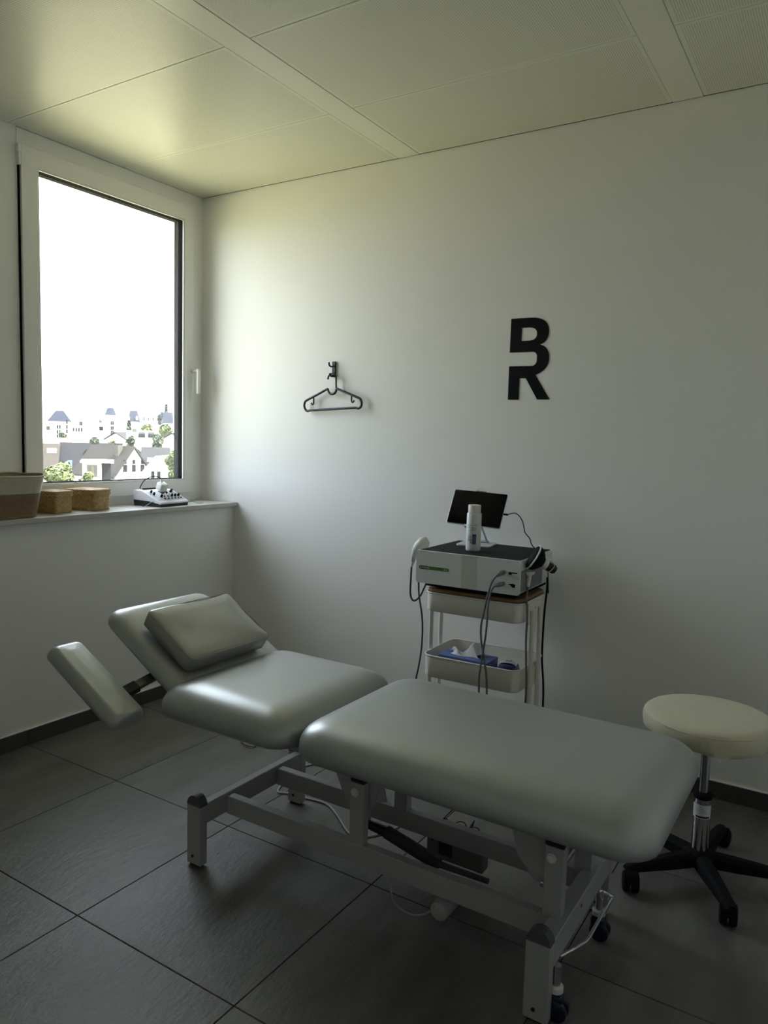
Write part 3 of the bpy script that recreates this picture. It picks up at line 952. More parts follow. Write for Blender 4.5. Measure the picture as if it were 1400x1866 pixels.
# side ventilation ribs
for s in (-1, 1):
    vp = obj('vent_panel', boxo(s * (HX - 0.0025) - 0.0012, s * (HX - 0.0025) + 0.0012, -0.190, 0.06, 0.036, 0.118), mat('vent_dark', (0.05, 0.05, 0.05), 0.7), dev, local=True)
    for k in range(20):
        y = -0.186 + k * 0.0125
        obj('vent_rib', boxo(s * (HX - 0.0005) - 0.0014, s * (HX - 0.0005) + 0.0014, y, y + 0.0072, 0.036, 0.118), M_vent, vp, local=True)
# sockets and symbols on the front
for k, (z, zs) in enumerate(((0.109, 1), (0.064, -1))):
    so = obj('socket', lathe(NB(), [(0.0085, -HY - 0.004), (0.0095, -HY - 0.003), (0.0095, -HY + 0.002)], 18, (0.158, 0, z), 'Y'), M_vent, fpl, local=True)
    bm = NB()
    if k == 0:
        box(bm, 0.180, 0.192, -HY - 0.0008, -HY + 0.001, z - 0.006, z + 0.004)
        box(bm, 0.190, 0.214, -HY - 0.0008, -HY + 0.001, z - 0.0005, z + 0.004)
    else:
        prism(bm, [(0.178, z + 0.002), (0.190, z - 0.004), (0.197, z - 0.010), (0.207, z - 0.010), (0.208, z + 0.002), (0.198, z + 0.005)], lambda p: (p[0], -HY - 0.0008, p[1]), lambda p: (p[0], -HY + 0.001, p[1]))
    obj('socket_symbol', bm, M_blackm, fpl, local=True)

def W(o, p):      # local -> world for the slightly turned apparatus
    return Vector(o.location) + Matrix.Rotation(CR, 3, 'Z') @ Vector(p)
# cables with angled plugs
def cable(name, label, pts, r, m, plug=None, group=None):
    c = thing(name, label, 'cable', tuple(pts[-1]), 0, group)
    obj('cord', tube(NB(), cr(pts, 7), r, 8), m, c, smooth=True)
    if plug:
        bm = NB()
        tube(bm, plug, 0.006, 14, rr=[0.0095, 0.0098, 0.0088, 0.0068, 0.0045])
        obj('plug', bm, mat('plug_grey', (0.22, 0.22, 0.225), 0.45), c, smooth=True, auto=50)
    return c
yc = -0.462
for k, (z, px) in enumerate(((0.109, [(903, 1051), (896, 1062), (889, 1085), (882, 1115), (877, 1140), (877, 1165), (880, 1185), (884, 1210), (887, 1243)]),
                             (0.064, [(901, 1068), (895, 1078), (890, 1100), (888, 1130), (885, 1160), (880, 1190), (876, 1215), (873, 1243)]))):
    s0 = W(dev, (0.158, -HY - 0.004, z))
    pts = [pl(a, b_, 1, yc - 0.002 * k) for a, b_ in px]
    e0 = pts[0]
    plug = [s0, s0 + Vector((-0.006, -0.006, -0.001)), s0.lerp(e0, 0.35) + Vector((0, -0.008, 0)), s0.lerp(e0, 0.7) + Vector((0, -0.006, 0.001)), e0]
    last = pts[-1]
    pts += [Vector((last.x + 0.01, last.y, 0.25)), Vector((last.x + 0.03, last.y - 0.01, 0.06)), Vector((last.x + 0.06, last.y - 0.03, 0.006))]
    cable('handpiece_cable', ('grey cable from the upper front socket of the apparatus' if k == 0 else 'grey cable from the lower front socket of the apparatus'), pts, 0.0042, M_cable, plug, 'cables plugged into the apparatus front')
yl_ = -0.36
pts = [pl(763, 1058, 1, yl_), pl(764, 1085, 1, yl_), pl(769, 1120, 1, yl_), pl(770, 1150, 1, yl_), pl(768, 1185, 1, yl_), pl(763, 1215, 1, yl_), pl(758, 1240, 1, yl_)]
pts += [pts[-1] + Vector((-0.01, 0, -0.12)), Vector((pts[-1].x - 0.02, yl_ - 0.01, 0.10)), Vector((pts[-1].x, yl_ - 0.04, 0.006))]
cable('hanging_cable', 'dark grey cable hanging straight down at the left end of the trolley', pts, 0.0038, M_cabled)
yr_ = -0.10
pts = [pl(998, 1052, 1, yr_), pl(997, 1075, 1, yr_), pl(993, 1110, 1, yr_), pl(990, 1150, 1, yr_), pl(988, 1200, 1, yr_), pl(990, 1240, 1, yr_), pl(990, 1275, 1, yr_)]
pts += [Vector((pts[-1].x, yr_, 0.12)), Vector((pts[-1].x - 0.02, yr_ - 0.02, 0.006))]
cable('power_cord', 'black power cord hanging right of the trolley beside the wall', pts, 0.0046, M_blackm)

# right handpiece, black cone in a white holder
hp = thing('black_handpiece', 'black cone-shaped handpiece with white ring at the right side of the apparatus', 'handpiece', (1.93, -0.33, 0.80))
ax0, ax1 = Vector((1.925, -0.350, 0.920)), Vector((1.995, -0.310, 0.874))
dv = (ax1 - ax0).normalized()
def along(f): return ax0 + dv * f
bm = NB()
tube(bm, [along(f) for f in (-0.020, -0.016, -0.004, 0.010, 0.022, 0.030, 0.034)], 0.05, 28, rr=[0.030, 0.046, 0.050, 0.046, 0.034, 0.022, 0.018])
obj('cone', bm, M_blackm, hp, smooth=True, auto=60)
bm = NB()
tube(bm, [along(-0.010) + (dv.orthogonal().normalized() * math.cos(a) + dv.cross(dv.orthogonal().normalized()) * math.sin(a)) * 0.0500 for a in [2 * PI * i / 32 for i in range(32)]], 0.0032, 6, closed=True)
obj('rim_ring', bm, M_white, hp, smooth=True)
obj('neck_ring', tube(NB(), [along(0.033), along(0.036), along(0.050), along(0.052)], 0.02, 22, rr=[0.0185, 0.0215, 0.0215, 0.019]), M_white, hp, smooth=True, auto=50)
obj('grip', tube(NB(), [along(0.051), along(0.056), along(0.082), along(0.090)], 0.02, 22, rr=[0.0175, 0.0185, 0.0185, 0.013]), M_black, hp, smooth=True, auto=50)
hl_ = along(0.045)
obj('wire_loop', tube(NB(), cr([hl_ + Vector((-0.008, -0.022, -0.010)), along(0.07) + Vector((0, -0.026, -0.012)), along(0.082) + Vector((0.008, -0.018, 0.016)), along(0.070) + Vector((0.006, -0.006, 0.026)), along(0.055) + Vector((0, 0, 0.022))], 6), 0.0014, 6), M_silver, hp, smooth=True)
ho = pl(965, 1044, 1, -0.36)
obj('holder_cup', lathe(NB(), [(0.008, -0.010), (0.018, -0.004), (0.022, 0.003), (0.021, 0.006), (0.0, 0.004)], 24, (ho.x, -0.36, ho.z), cap=False), M_white, hp, smooth=True, auto=50)
obj('holder_stem', tube(NB(), [(ho.x, -0.36, ho.z - 0.006), (ho.x - 0.001, -0.36, ho.z - 0.03), (ho.x - 0.003, -0.36, ho.z - 0.055)], 0.008, 14, rr=[0.009, 0.008, 0.006]), M_dev, hp, smooth=True, auto=50)
obj('holder_arm', boxo(1.8905, ho.x + 0.004, -0.366, -0.354, ho.z - 0.008, ho.z - 0.002, 0.001, 1), M_white, hp)
e_ = Vector((ho.x - 0.003, -0.36, ho.z - 0.05))
pts = [e_] + [pl(a, b_, 1, -0.36) for a, b_ in ((960, 1090), (961, 1125), (959, 1165), (959, 1210), (959, 1260))]
pts += [Vector((pts[-1].x, -0.37, 0.12)), Vector((pts[-1].x + 0.02, -0.39, 0.006))]
cable('holder_cable', 'grey cable hanging in front of the right trolley legs', pts, 0.0044, M_cable)

# left handpiece, white
hw = thing('white_handpiece', 'white rounded applicator head on the left side of the apparatus', 'handpiece', (1.40, -0.30, 0.84))
hc = [pl(753, 1024, 1, -0.31), pl(754, 1014, 1, -0.31), pl(758, 1004, 1, -0.305), pl(764, 996, 1, -0.30), pl(771, 990, 1, -0.295), pl(777, 986, 1, -0.29), pl(781, 984, 1, -0.285)]
obj('applicator', tube(NB(), hc, 0.02, 22, rr=[0.008, 0.012, 0.019, 0.0255, 0.0285, 0.0255, 0.014]), mat('applicator_white', (0.66, 0.68, 0.63), 0.35), hw, smooth=True)
obj('neck', tube(NB(), [hc[0] + Vector((0, 0, 0.012)), hc[0], hc[0] + Vector((-0.006, 0, -0.022))], 0.007, 12, rr=[0.008, 0.007, 0.005]), M_white, hw, smooth=True)
obj('clip', boxo(1.40, 1.443, -0.29, -0.26, 0.885, 0.900, 0.003, 1), M_dev, hw)
pts = [hc[0] + Vector((-0.005, 0, -0.018))] + [pl(a, b_, 1, -0.31) for a, b_ in ((750, 1035), (749, 1055), (748, 1080), (751, 1092), (757, 1094), (766, 1086), (773, 1072), (778, 1060))]
cable('applicator_cable', 'grey cable looping down below the white applicator', pts, 0.0042, M_cabled)

# ------------------------------------------------------------------ tablet and stand
ZT = DZ + 0.1605
yaw, pit, rol = 0.1595, 0.556, -0.05
TA = Vector((math.cos(yaw), math.sin(yaw), 0)); TN0 = Vector((-math.sin(yaw), math.cos(yaw), 0))
TB = Vector((0, 0, 1)) * math.cos(pit) + TN0 * math.sin(pit)
TA2 = TA * math.cos(rol) + TB * math.sin(rol); TB2 = -TA * math.sin(rol) + TB * math.cos(rol)
TN = TA2.cross(TB2)                 # towards the viewer
TC = Vector((1.5777, -0.16, 1.0782))
def T(a, b_, c): return TC + TA2 * a + TB2 * b_ + TN * c
tab = thing('tablet', 'tablet computer with dark screen tilted on a silver stand', 'tablet', tuple(TC))
def slab(hx, hy, r, c0, c1, e=0.0015):
    bm = NB()
    loft(bm, [[T(x, y, c) for x, y in rrect(hx - i, hy - i, r, 5)] for i, c in ((e, c0), (0, c0 + e), (0, c1 - e), (e, c1))])
    return bm
obj('case', slab(0.1205, 0.083, 0.007, -0.0075, 0.0), M_silver, tab, smooth=True, auto=40)
obj('screen', slab(0.1185, 0.081, 0.006, -0.001, 0.0008, 0.0003), M_screen, tab, smooth=True, auto=40)
stand = thing('tablet_stand', 'silver metal stand holding the tablet on the apparatus', 'stand', (1.57, -0.13, ZT))
bs = [(x, y) for x, y in rrect(0.075, 0.085, 0.022, 5)]
Rb = Matrix.Rotation(yaw, 2)
def B(x, y, z):
    v = Rb @ Vector((x, y))
    return (1.572 + v.x, -0.130 + v.y, ZT + z)
bm = NB()
loft(bm, [[B(x, y, z) for x, y in bs] for z in (0.0008, 0.0060)])
sb = obj('base_plate', bm, M_silver, stand, smooth=True, auto=40)
obj('base_slot', prism(NB(), [(-0.03, 0.03), (0.055, 0.03), (0.055, 0.037), (-0.03, 0.037)], lambda p: B(p[0], p[1], 0.0062), lambda p: B(p[0], p[1], 0.0066)), M_gasket, sb)
for s in (-0.030, 0.030):
    a = Vector(B(s, 0.055, 0.006)); b_ = T(s * 0.5 + 0.0, -0.045, -0.018)
    obj('arm', tube(NB(), [a, b_], 0.005, 10), M_silver, stand, smooth=True, auto=50)
obj('pivot', tube(NB(), [Vector(B(-0.038, 0.055, 0.008)), Vector(B(0.038, 0.055, 0.008))], 0.007, 12), M_silver, stand, smooth=True, auto=50)
obj('back_plate', slab(0.045, 0.050, 0.008, -0.0175, -0.0080), M_silver, stand, smooth=True, auto=40)
def tbox(a0, a1, b0, b1, c0, c1):
    bm = NB()
    vs = [bm.verts.new(T(a, b_, c)) for a in (a0, a1) for b_ in (b0, b1) for c in (c0, c1)]
    for f in [(0, 1, 3, 2), (4, 6, 7, 5), (0, 4, 5, 1), (2, 3, 7, 6), (0, 2, 6, 4), (1, 5, 7, 3)]:
        bm.faces.new([vs[i] for i in f])
    return bm
obj('lower_lip', tbox(-0.035, -0.010, -0.092, -0.0835, -0.016, 0.006), M_white, stand)
obj('lower_lip', tbox(0.010, 0.035, -0.092, -0.0835, -0.016, 0.006), M_white, stand)
bm = NB()
prism(bm, [(-0.024, 0.0834), (0.024, 0.0834), (0.020, 0.090), (0.004, 0.100), (-0.006, 0.100), (-0.022, 0.092)], lambda p: T(p[0], p[1], -0.016), lambda p: T(p[0], p[1], 0.004))
obj('top_clip', bm, M_white, stand)
# charger cable from the tablet's right edge
pts = [T(0.1205, -0.012, -0.004), T(0.135, -0.012, -0.004)] + [pl(a, b_, 1, -0.19) for a, b_ in ((938, 935), (948, 942), (954, 955), (957, 970), (966, 982), (971, 995))]
pts += [pts[-1] + Vector((0.012, 0.03, -0.06)), pts[-1] + Vector((0.016, 0.06, -0.20))]
pts[-1].x = max(pts[-1].x, 1.905); pts[-2].x = max(pts[-2].x, 1.90)
cc_ = cable('charger_cable', 'thin black charger cable curving down from the tablet', pts, 0.0021, M_blackm)
obj('charger_plug', tube(NB(), [T(0.1195, -0.012, -0.004), T(0.140, -0.012, -0.004)], 0.0042, 10), M_blackm, cc_)

# ------------------------------------------------------------------ gel bottle
BX, BY = 1.637, -0.310
bot = thing('gel_bottle', 'tall white gel bottle with printed label standing in front of the tablet', 'bottle', (BX, BY, ZT))
obj('body', lathe(NB(), [(0.027, ZT), (0.0300, ZT + 0.003), (0.0305, ZT + 0.01), (0.0300, ZT + 0.152), (0.0285, ZT + 0.156), (0.024, ZT + 0.157)], 32, (BX, BY, 0)), M_bottle, bot, smooth=True, auto=50)
obj('cap', lathe(NB(), [(0.0255, ZT + 0.1572), (0.0258, ZT + 0.186), (0.0245, ZT + 0.190)], 32, (BX, BY, 0)), M_bcap, bot, smooth=True, auto=50)
def bwrap(a0, a1, z0, z1, r=0.0309, n=6):
    bm = NB()
    ab = math.atan2(CAM.y - BY, CAM.x - BX)
    g = [[bm.verts.new((BX + r * math.cos(ab + a0 + (a1 - a0) * i / n), BY + r * math.sin(ab + a0 + (a1 - a0) * i / n), ZT + z)) for i in range(n + 1)] for z in (z0, z1)]
    bridge(bm, g[0], g[1], closed=False)
    return bm
obj('label_block', bwrap(-0.15, 0.38, 0.030, 0.071), mat('violet_print', (0.10, 0.10, 0.24), 0.5), bot)
obj('label_top', bwrap(-0.15, 0.38, 0.064, 0.0712, 0.0310), M_navy, bot)
for (a0, a1, z0, z1) in ((-0.95, 0.35, 0.098, 0.0995), (-0.40, 0.35, 0.0945, 0.096), (-0.30, 0.35, 0.0905, 0.092), (-0.65, 0.35, 0.0865, 0.088), (-0.80, -0.25, 0.044, 0.0465), (-0.80, -0.25, 0.048, 0.0505), (-0.80, -0.25, 0.054, 0.0565), (-0.75, -0.25, 0.060, 0.0625), (-0.75, -0.25, 0.065, 0.0665), (-0.45, -0.20, 0.034, 0.040)):
    obj('print_line', bwrap(a0, a1, z0, z1), M_greyp, bot)
for a0 in (-0.85, -0.50, -0.25, 0.10, 0.25):
    obj('print_letter', bwrap(a0, a0 + 0.10, 0.106, 0.111), M_greyp, bot)

# ------------------------------------------------------------------ things in the middle tray
tb = thing('tissue_box', 'blue cardboard tissue box with white tissue pulled out in the middle tray', 'tissue box', (1.632, -0.305, 0.3855), math.radians(1.0), local=True)
obj('box', boxo(-0.112, 0.112, -0.056, 0.056, 0.0, 0.086, 0.0012, 1), M_blue, tb, local=True)
bm = NB()
loft(bm, [[(x, y, z) for x, y in [(0.060 * math.cos(a), 0.017 * math.sin(a)) for a in [2 * PI * i / 24 for i in range(24)]]] for z in (0.0862, 0.0868)])
obj('opening', bm, mat('opening_dark', (0.04, 0.05, 0.12), 0.8), tb, smooth=False, local=True)
def tissue():
    bm = NB()
    nu, nv = 22, 12
    g = []
    for i in range(nu + 1):
        u = i / nu
        row = []
        for j in range(nv + 1):
            v = j / nv
            x = -0.075 + 0.135 * u
            hgt = 0.006 + 0.030 * math.exp(-((u - 0.18) / 0.10) ** 2) + 0.052 * math.exp(-((u - 0.80) / 0.16) ** 2)
            s = (v - 0.5)
            y = 0.030 * s * (1 + 1.2 * u) - 0.012 * math.sin(u * 6)
            z = 0.087 + hgt * (1 - (2 * abs(s)) ** 1.6) + 0.006 * math.sin(9 * u + 5 * v) * (1 - abs(2 * s))
            row.append(bm.verts.new((x + 0.012 * math.sin(7 * v + 3 * u), y, max(z, 0.0872))))
        g.append(row)
    for a, b_ in zip(g, g[1:]):
        bridge(bm, a, b_, closed=False)
    return bm
obj('tissue', tissue(), M_tissue, tb, smooth=True, local=True)
pk = thing('wipes_packet', 'dark blue and white soft packet in the right corner of the middle tray', 'packet', (1.812, -0.312, 0.3855), math.radians(12), local=True)
def packet(hx, hy, T0):
    bm = NB()
    rings = []
    for k in range(9):
        u = -1 + 2 * k / 8
        ring = []
        for i in range(16):
            a = 2 * PI * i / 16
            w = (1 - abs(u) ** 4 * 0.85)
            ring.append((hx * math.copysign(abs(math.cos(a)) ** 0.6, math.cos(a)), u * hy, T0 / 2 + (T0 / 2) * w * math.copysign(abs(math.sin(a)) ** 0.8, math.sin(a))))
        rings.append(ring)
    loft(bm, rings)
    return bm
pko = obj('wrapper', packet(0.042, 0.078, 0.086), M_dblue, pk, smooth=True, local=True)
bm = NB()
g = []
for k in range(7):
    v = 0.0 + 0.078 * k / 6
    row = []
    for i in range(9):
        u = -0.036 + 0.072 * i / 8
        z = 0.0868 + 0.002 - 0.010 * (abs(u) / 0.036) ** 3 - 0.030 * max(0, (v - 0.03) / 0.05) ** 3
        row.append(bm.verts.new((u, v, z)))
    g.append(row)
for a, b_ in zip(g, g[1:]):
    bridge(bm, a, b_, closed=False)
pl_ = obj('white_patch', bm, M_white, pko, smooth=True, local=True)
me = text_mesh('AZ', 0.022, 0.0002)
t = link('lettering', me, M_navy, pko)
t.location = (-0.012, 0.022, 0.0895); t.rotation_euler = (0, 0, 0.2)

# ------------------------------------------------------------------ wall hook, hanger, logo
def Hq(x, y, yy=-0.024):
    return pl(520 + x / 7.778, 640 + y / 7.778, 1, yy)
hk = thing('wall_hook', 'small black double wall hook holding the clothes hanger', 'hook', (0.675, 0, 1.70))
a, b_ = Hq(672, 148, -0.004), Hq(716, 368, -0.004)
obj('plate', boxo(a.x, b_.x, -0.010, -0.0003, b_.z, a.z, 0.002, 1), M_black, hk)
p0 = Hq(692, 212, -0.010)
obj('upper_peg', tube(NB(), cr([p0, p0 + Vector((-0.004, -0.018, -0.004)), p0 + Vector((-0.006, -0.032, 0.002)), p0 + Vector((-0.006, -0.036, 0.016))], 5), 0.0042, 10), M_black, hk, smooth=True)
p1 = Hq(692, 345, -0.010)
obj('lower_peg', tube(NB(), cr([p1, p1 + Vector((0, -0.014, -0.004)), p1 + Vector((0, -0.030, -0.003)), p1 + Vector((0, -0.036, 0.008))], 5), 0.0052, 10), M_black, hk, smooth=True)
hg = thing('clothes_hanger', 'black plastic clothes hanger hanging on the back wall', 'hanger', (0.675, -0.03, 1.52))
M_hang = mat('hanger_plastic', (0.022, 0.021, 0.025), 0.4)
body = [(728, 528), (716, 572), (692, 600), (657, 608), (627, 592), (607, 556), (590, 540), (450, 618), (305, 695), (277, 730), (270, 780), (290, 832), (325, 850), (360, 838), (650, 822), (980, 803), (1030, 812), (1068, 790), (1082, 745), (1072, 695), (1040, 662), (880, 592)]
pts = []
for i in range(len(body)):
    pts.append(Hq(*body[i]))
P_ = cr(pts + [pts[0]], 4)[:-1]
obj('frame', tube(NB(), P_, 0.0062, 10, closed=True), M_hang, hg, smooth=True)
obj('hook', tube(NB(), cr([Hq(724, 540), Hq(720, 470), Hq(720, 370), Hq(706, 332), Hq(672, 316), Hq(640, 326), Hq(615, 356), Hq(604, 398)], 5), 0.0046, 10), M_hang, hg, smooth=True)
for q in ([(402, 660), (402, 735), (385, 755), (367, 735)], [(940, 635), (940, 705), (957, 725), (978, 698)]):
    obj('strap_hook', tube(NB(), cr([Hq(*p) for p in q], 5), 0.0042, 8), M_hang, hg, smooth=True)

LG = [(318, 207), (500, 195), (690, 185), (750, 185), (810, 192), (870, 210), (920, 240), (960, 285), (985, 340), (993, 400), (990, 470), (972, 535), (938, 592), (890, 638), (832, 665),
      (880, 680), (925, 707), (960, 750), (983, 805), (993, 870), (991, 940), (975, 1008), (942, 1070), (895, 1125), (835, 1168), (750, 1210), (1000, 1650), (778, 1650), (575, 1270), (463, 1270), (447, 1655), (255, 1655), (278, 1058), (690, 1047), (722, 1038), (750, 1015), (768, 980), (775, 935), (777, 870), (768, 835), (745, 808), (705, 797), (290, 812)]
LH = [(510, 368), (650, 362), (700, 366), (742, 384), (770, 416), (780, 452), (776, 505), (755, 548), (715, 580), (655, 596), (498, 603)]
def lg2(p):
    v = pl(900 + p[0] / 9.823, 560 + p[1] / 9.823, 1, 0.0)
    return (v.x, v.z)
me = flat_curve_mesh([[lg2(p) for p in LG], [lg2(p) for p in LH]], 0.001)
logo = link('wall_logo', me, M_blackm)
logo.rotation_euler = (PI / 2, 0, 0)
logo.location = (0, -0.0012, 0)
tag(logo, 'black letters B and R joined as a wall logo on the white wall', 'wall logo')

# ------------------------------------------------------------------ things on the sill
ZS = 0.989
# large two-tone rope basket
bas = thing('rope_basket', 'large soft rope basket, cream above and brown below, at the end of the sill', 'basket', (-0.10, -1.382, ZS))
def rope_band(z0, z1, n, f0, f1, wav):
    bm = NB()
    rings = []
    for k in range(n * 4 + 1):
        t = k / (n * 4)
        z = z0 + (z1 - z0) * t
        f = f0 + (f1 - f0) * t
        ph = (k % 4) / 4.0
        bulge = 0.0030 * (abs(math.sin(PI * k / 4.0)) if True else 0)
        ring = []
        for x, y in rrect(0.115 + f, 0.215 + f, 0.055, 7):
            L = math.hypot(x, y)
            zz = z + wav * t * (0.006 * math.sin(y * 22 + 1.0) + 0.004 * math.sin(x * 30))
            ring.append((-0.098 + x * (1 + bulge / L), -1.382 + y * (1 + bulge / L), zz))
        rings.append(ring)
    R_ = loft(bm, rings, cap0=(z0 <= ZS + 0.01), cap1=False)
    return bm
zt_, zm_ = 1.172, 1.092
obj('lower_band', rope_band(ZS + 0.001, zm_, 16, -0.012, 0.0, 0.0), M_ropeb, bas, smooth=True)
ub = obj('upper_band', rope_band(zm_, zt_, 13, 0.0, 0.012, 1.0), M_ropec, bas, smooth=True)
bm = NB()
rim = []
for x, y in rrect(0.127, 0.227, 0.055, 7):
    rim.append((-0.098 + x, -1.382 + y, zt_ + 0.006 * math.sin(y * 22 + 1.0) + 0.004 * math.sin(x * 30)))
tube(bm, rim, 0.0038, 7, closed=True)
obj('rim', bm, M_ropec, bas, smooth=True)

# lidded seagrass boxes
def seagrass(name, label, near, right, depth, hgt, lidh):
    n_, r_ = Vector((*near, 0)), Vector((*right, 0))
    ax_ = (r_ - n_); w = ax_.length; ax_.normalize()
    bx_ = Vector((-ax_.y, ax_.x, 0))
    if bx_.x > 0: bx_ = -bx_
    c = n_ + ax_ * w / 2 + bx_ * depth / 2
    ang = math.atan2(ax_.y, ax_.x)
    root = thing(name, label, 'box', (c.x, c.y, ZS), ang, local=True, group='lidded seagrass boxes')
    def woven(hx, hy, z0, z1, rows, closed_top):
        bm = NB()
        rings = []
        base = rrect(hx, hy, 0.012, 3)
        pts = []
        for i in range(len(base)):
            a, b_ = Vector(base[i]), Vector(base[(i + 1) % len(base)])
            m_ = max(1, int((b_ - a).length / 0.0035))
            for j in range(m_):
                pts.append(a.lerp(b_, j / m_))
        n_p = len(pts)
        for k in range(rows * 2 + 1):
            z = z0 + (z1 - z0) * k / (rows * 2)
            ring = []
            for i, p in enumerate(pts):
                d = p.normalized()
                s = 0.0021 * (1 if ((i // 3 + k // 2) % 2) else -1) * (1 if k % 2 else 0.2)
                q = p + d * s
                ring.append((q.x, q.y, z))
            rings.append(ring)
        if closed_top:
            for ins in (0.006, 0.02, 0.035, 0.05):
                ring = []
                for i, p in enumerate(pts):
                    f = max(0.05, 1 - ins / min(hx, hy))
                    q = p * f
                    ring.append((q.x, q.y, z1 + 0.002 + 0.0012 * ((i // 2) % 2)))
                rings.append(ring)
        loft(bm, rings)
        return bm
    obj('body', woven(w / 2 - 0.003, depth / 2 - 0.003, 0.0005, hgt - lidh + 0.006, 10, False), M_sea, root, smooth=True, local=True)
    obj('lid', woven(w / 2 + 0.002, depth / 2 + 0.002, hgt - lidh, hgt, 4, True), M_sea, root, smooth=True, local=True)
seagrass('seagrass_box', 'smaller lidded seagrass box next to the large rope basket', (-0.051, -1.072), (-0.080, -0.962), 0.125, 0.098, 0.026)
seagrass('seagrass_box', 'larger lidded seagrass box, the one farther from the rope basket', (-0.045, -0.876), (-0.080, -0.758), 0.165, 0.098, 0.027)

# electrotherapy unit
eu = thing('electrotherapy_unit', 'white sloping electrotherapy unit with rows of black knobs on the sill', 'apparatus', (-0.10, -0.43, ZS), math.radians(6), local=True)
prof_s = [(-0.093, 0.030), (0.016, 0.027), (0.090, 0.014), (0.092, 0.022), (0.074, 0.030), (-0.028, 0.076), (-0.090, 0.080)]
prof_b = [(-0.088, 0.0), (0.086, 0.0), (0.090, 0.0135), (0.016, 0.0265), (-0.092, 0.0295)]
EY = 0.106
bm = prism(NB(), prof_s, lambda p: (p[0], -EY, p[1]), lambda p: (p[0], EY, p[1]))
bmesh.ops.bevel(bm, geom=list(bm.edges), offset=0.0022, segments=2, affect='EDGES')
shell = obj('shell', bm, mat('unit_white', (0.74, 0.73, 0.78), 0.4), eu, smooth=True, auto=40, local=True)
obj('base', prism(NB(), prof_b, lambda p: (p[0], -EY + 0.003, p[1]), lambda p: (p[0], EY - 0.003, p[1])), M_black, eu, local=True)
sl0, sl1 = Vector((-0.028, 0, 0.076)), Vector((0.074, 0, 0.030))
sd = (sl1 - sl0).normalized(); sn = Vector((-sd.z, 0, sd.x))
if sn.z < 0: sn = -sn
def SP(f, y, h): return sl0 + sd * f + sn * h + Vector((0, y, 0))
def spbox(f0, f1, y0, y1, h0, h1):
    bm = NB()
    vs = [bm.verts.new(SP(f, y, h)) for f in (f0, f1) for y in (y0, y1) for h in (h0, h1)]
    for f in [(0, 1, 3, 2), (4, 6, 7, 5), (0, 4, 5, 1), (2, 3, 7, 6), (0, 2, 6, 4), (1, 5, 7, 3)]:
        bm.faces.new([vs[i] for i in f])
    return bm
M_panel = mat('unit_panel', (0.48, 0.50, 0.55), 0.4)
obj('control_panel', spbox(0.008, 0.106, -0.094, 0.098, 0.0, 0.0012), M_panel, shell, local=True)
obj('display', spbox(0.012, 0.045, -0.010, 0.045, 0.001, 0.0022), M_screen, shell, local=True)
def knob(f, y, r=0.0068, h=0.015):
    k_ = obj('knob', cyl(NB(), SP(f, y, 0.001), SP(f, y, h), r, 14, r * 0.85), M_blackm, shell, smooth=True, auto=40, local=True)
for y in (-0.052, -0.026, 0.0, 0.024, 0.048, 0.072):
    knob(0.074, y + 0.008)
for (f, y) in ((0.045, -0.070), (0.022, -0.068), (0.030, 0.066), (0.022, 0.080)):
    knob(f, y, 0.006, 0.014)
for y in (-0.03, -0.004, 0.022, 0.046, 0.070, 0.09):
    obj('jack', cyl(NB(), SP(0.096, y - 0.01, 0.0), SP(0.096, y - 0.01, 0.006), 0.0042, 10), M_black, shell, local=True)
for y in (-0.030, -0.006):
    obj('lead_plug', tube(NB(), cr([SP(0.098, y, 0.006), SP(0.088, y - 0.002, 0.016), SP(0.074, y + 0.004, 0.022)], 4), 0.0045, 10), M_white, shell, smooth=True, local=True)
obj('top_handle', boxo(-0.082, -0.066, -0.060, 0.075, 0.0795, 0.086, 0.003, 1), M_blackm, shell, local=True)
# charger adapter lying on the unit
ad = thing('charger_adapter', 'white plug-in charger lying on the electrotherapy unit', 'charger', (-0.085, -0.46, ZS + 0.085))
abx = boxo(-0.020, 0.020, -0.024, 0.024, -0.020, 0.020, 0.006, 3)
bmesh.ops.transform(abx, matrix=Matrix.Translation((-0.070, -0.452, ZS + 0.098)) @ Matrix.Rotation(0.42, 4, 'Y'), verts=abx.verts)
obj('casing', abx, M_white, ad, smooth=True, auto=40)
obj('plug_collar', cyl(NB(), (-0.078, -0.450, ZS + 0.116), (-0.080, -0.448, ZS + 0.134), 0.006, 10), M_white, ad, smooth=True, auto=40)
obj('cord', tube(NB(), cr([(-0.080, -0.448, ZS + 0.132), (-0.090, -0.455, ZS + 0.146), (-0.110, -0.478, ZS + 0.150), (-0.135, -0.510, ZS + 0.130), (-0.150, -0.525, ZS + 0.095), (-0.160, -0.515, ZS + 0.086)], 6), 0.0022, 8), M_blackm, ad, smooth=True)
def lead(label, pts, m, r=0.0016):
    o = obj('electrode_lead', tube(NB(), cr(pts, 6), r, 6), m, None, smooth=True)
    tag(o, label, 'cable')
M_teal = mat('lead_teal', (0.10, 0.25, 0.26), 0.5)
lead('thin teal lead drooping over the front left corner of the electrotherapy unit', [pl(281, 914, 0, -0.012), pl(276, 915, 0, 0.0), pl(270, 919, 0, 0.005), pl(265, 922, 2, ZS + 0.002), pl(259, 923, 2, ZS + 0.002)], M_teal)
lead('short teal and black lead lying on the sill right of the unit', [pl(340, 915, 2, ZS + 0.002), pl(347, 914, 2, ZS + 0.002), pl(352, 913, 2, ZS + 0.002), pl(357, 916, 2, ZS + 0.002), pl(363, 917, 2, ZS + 0.002), pl(370, 916, 2, ZS + 0.002)], M_teal)

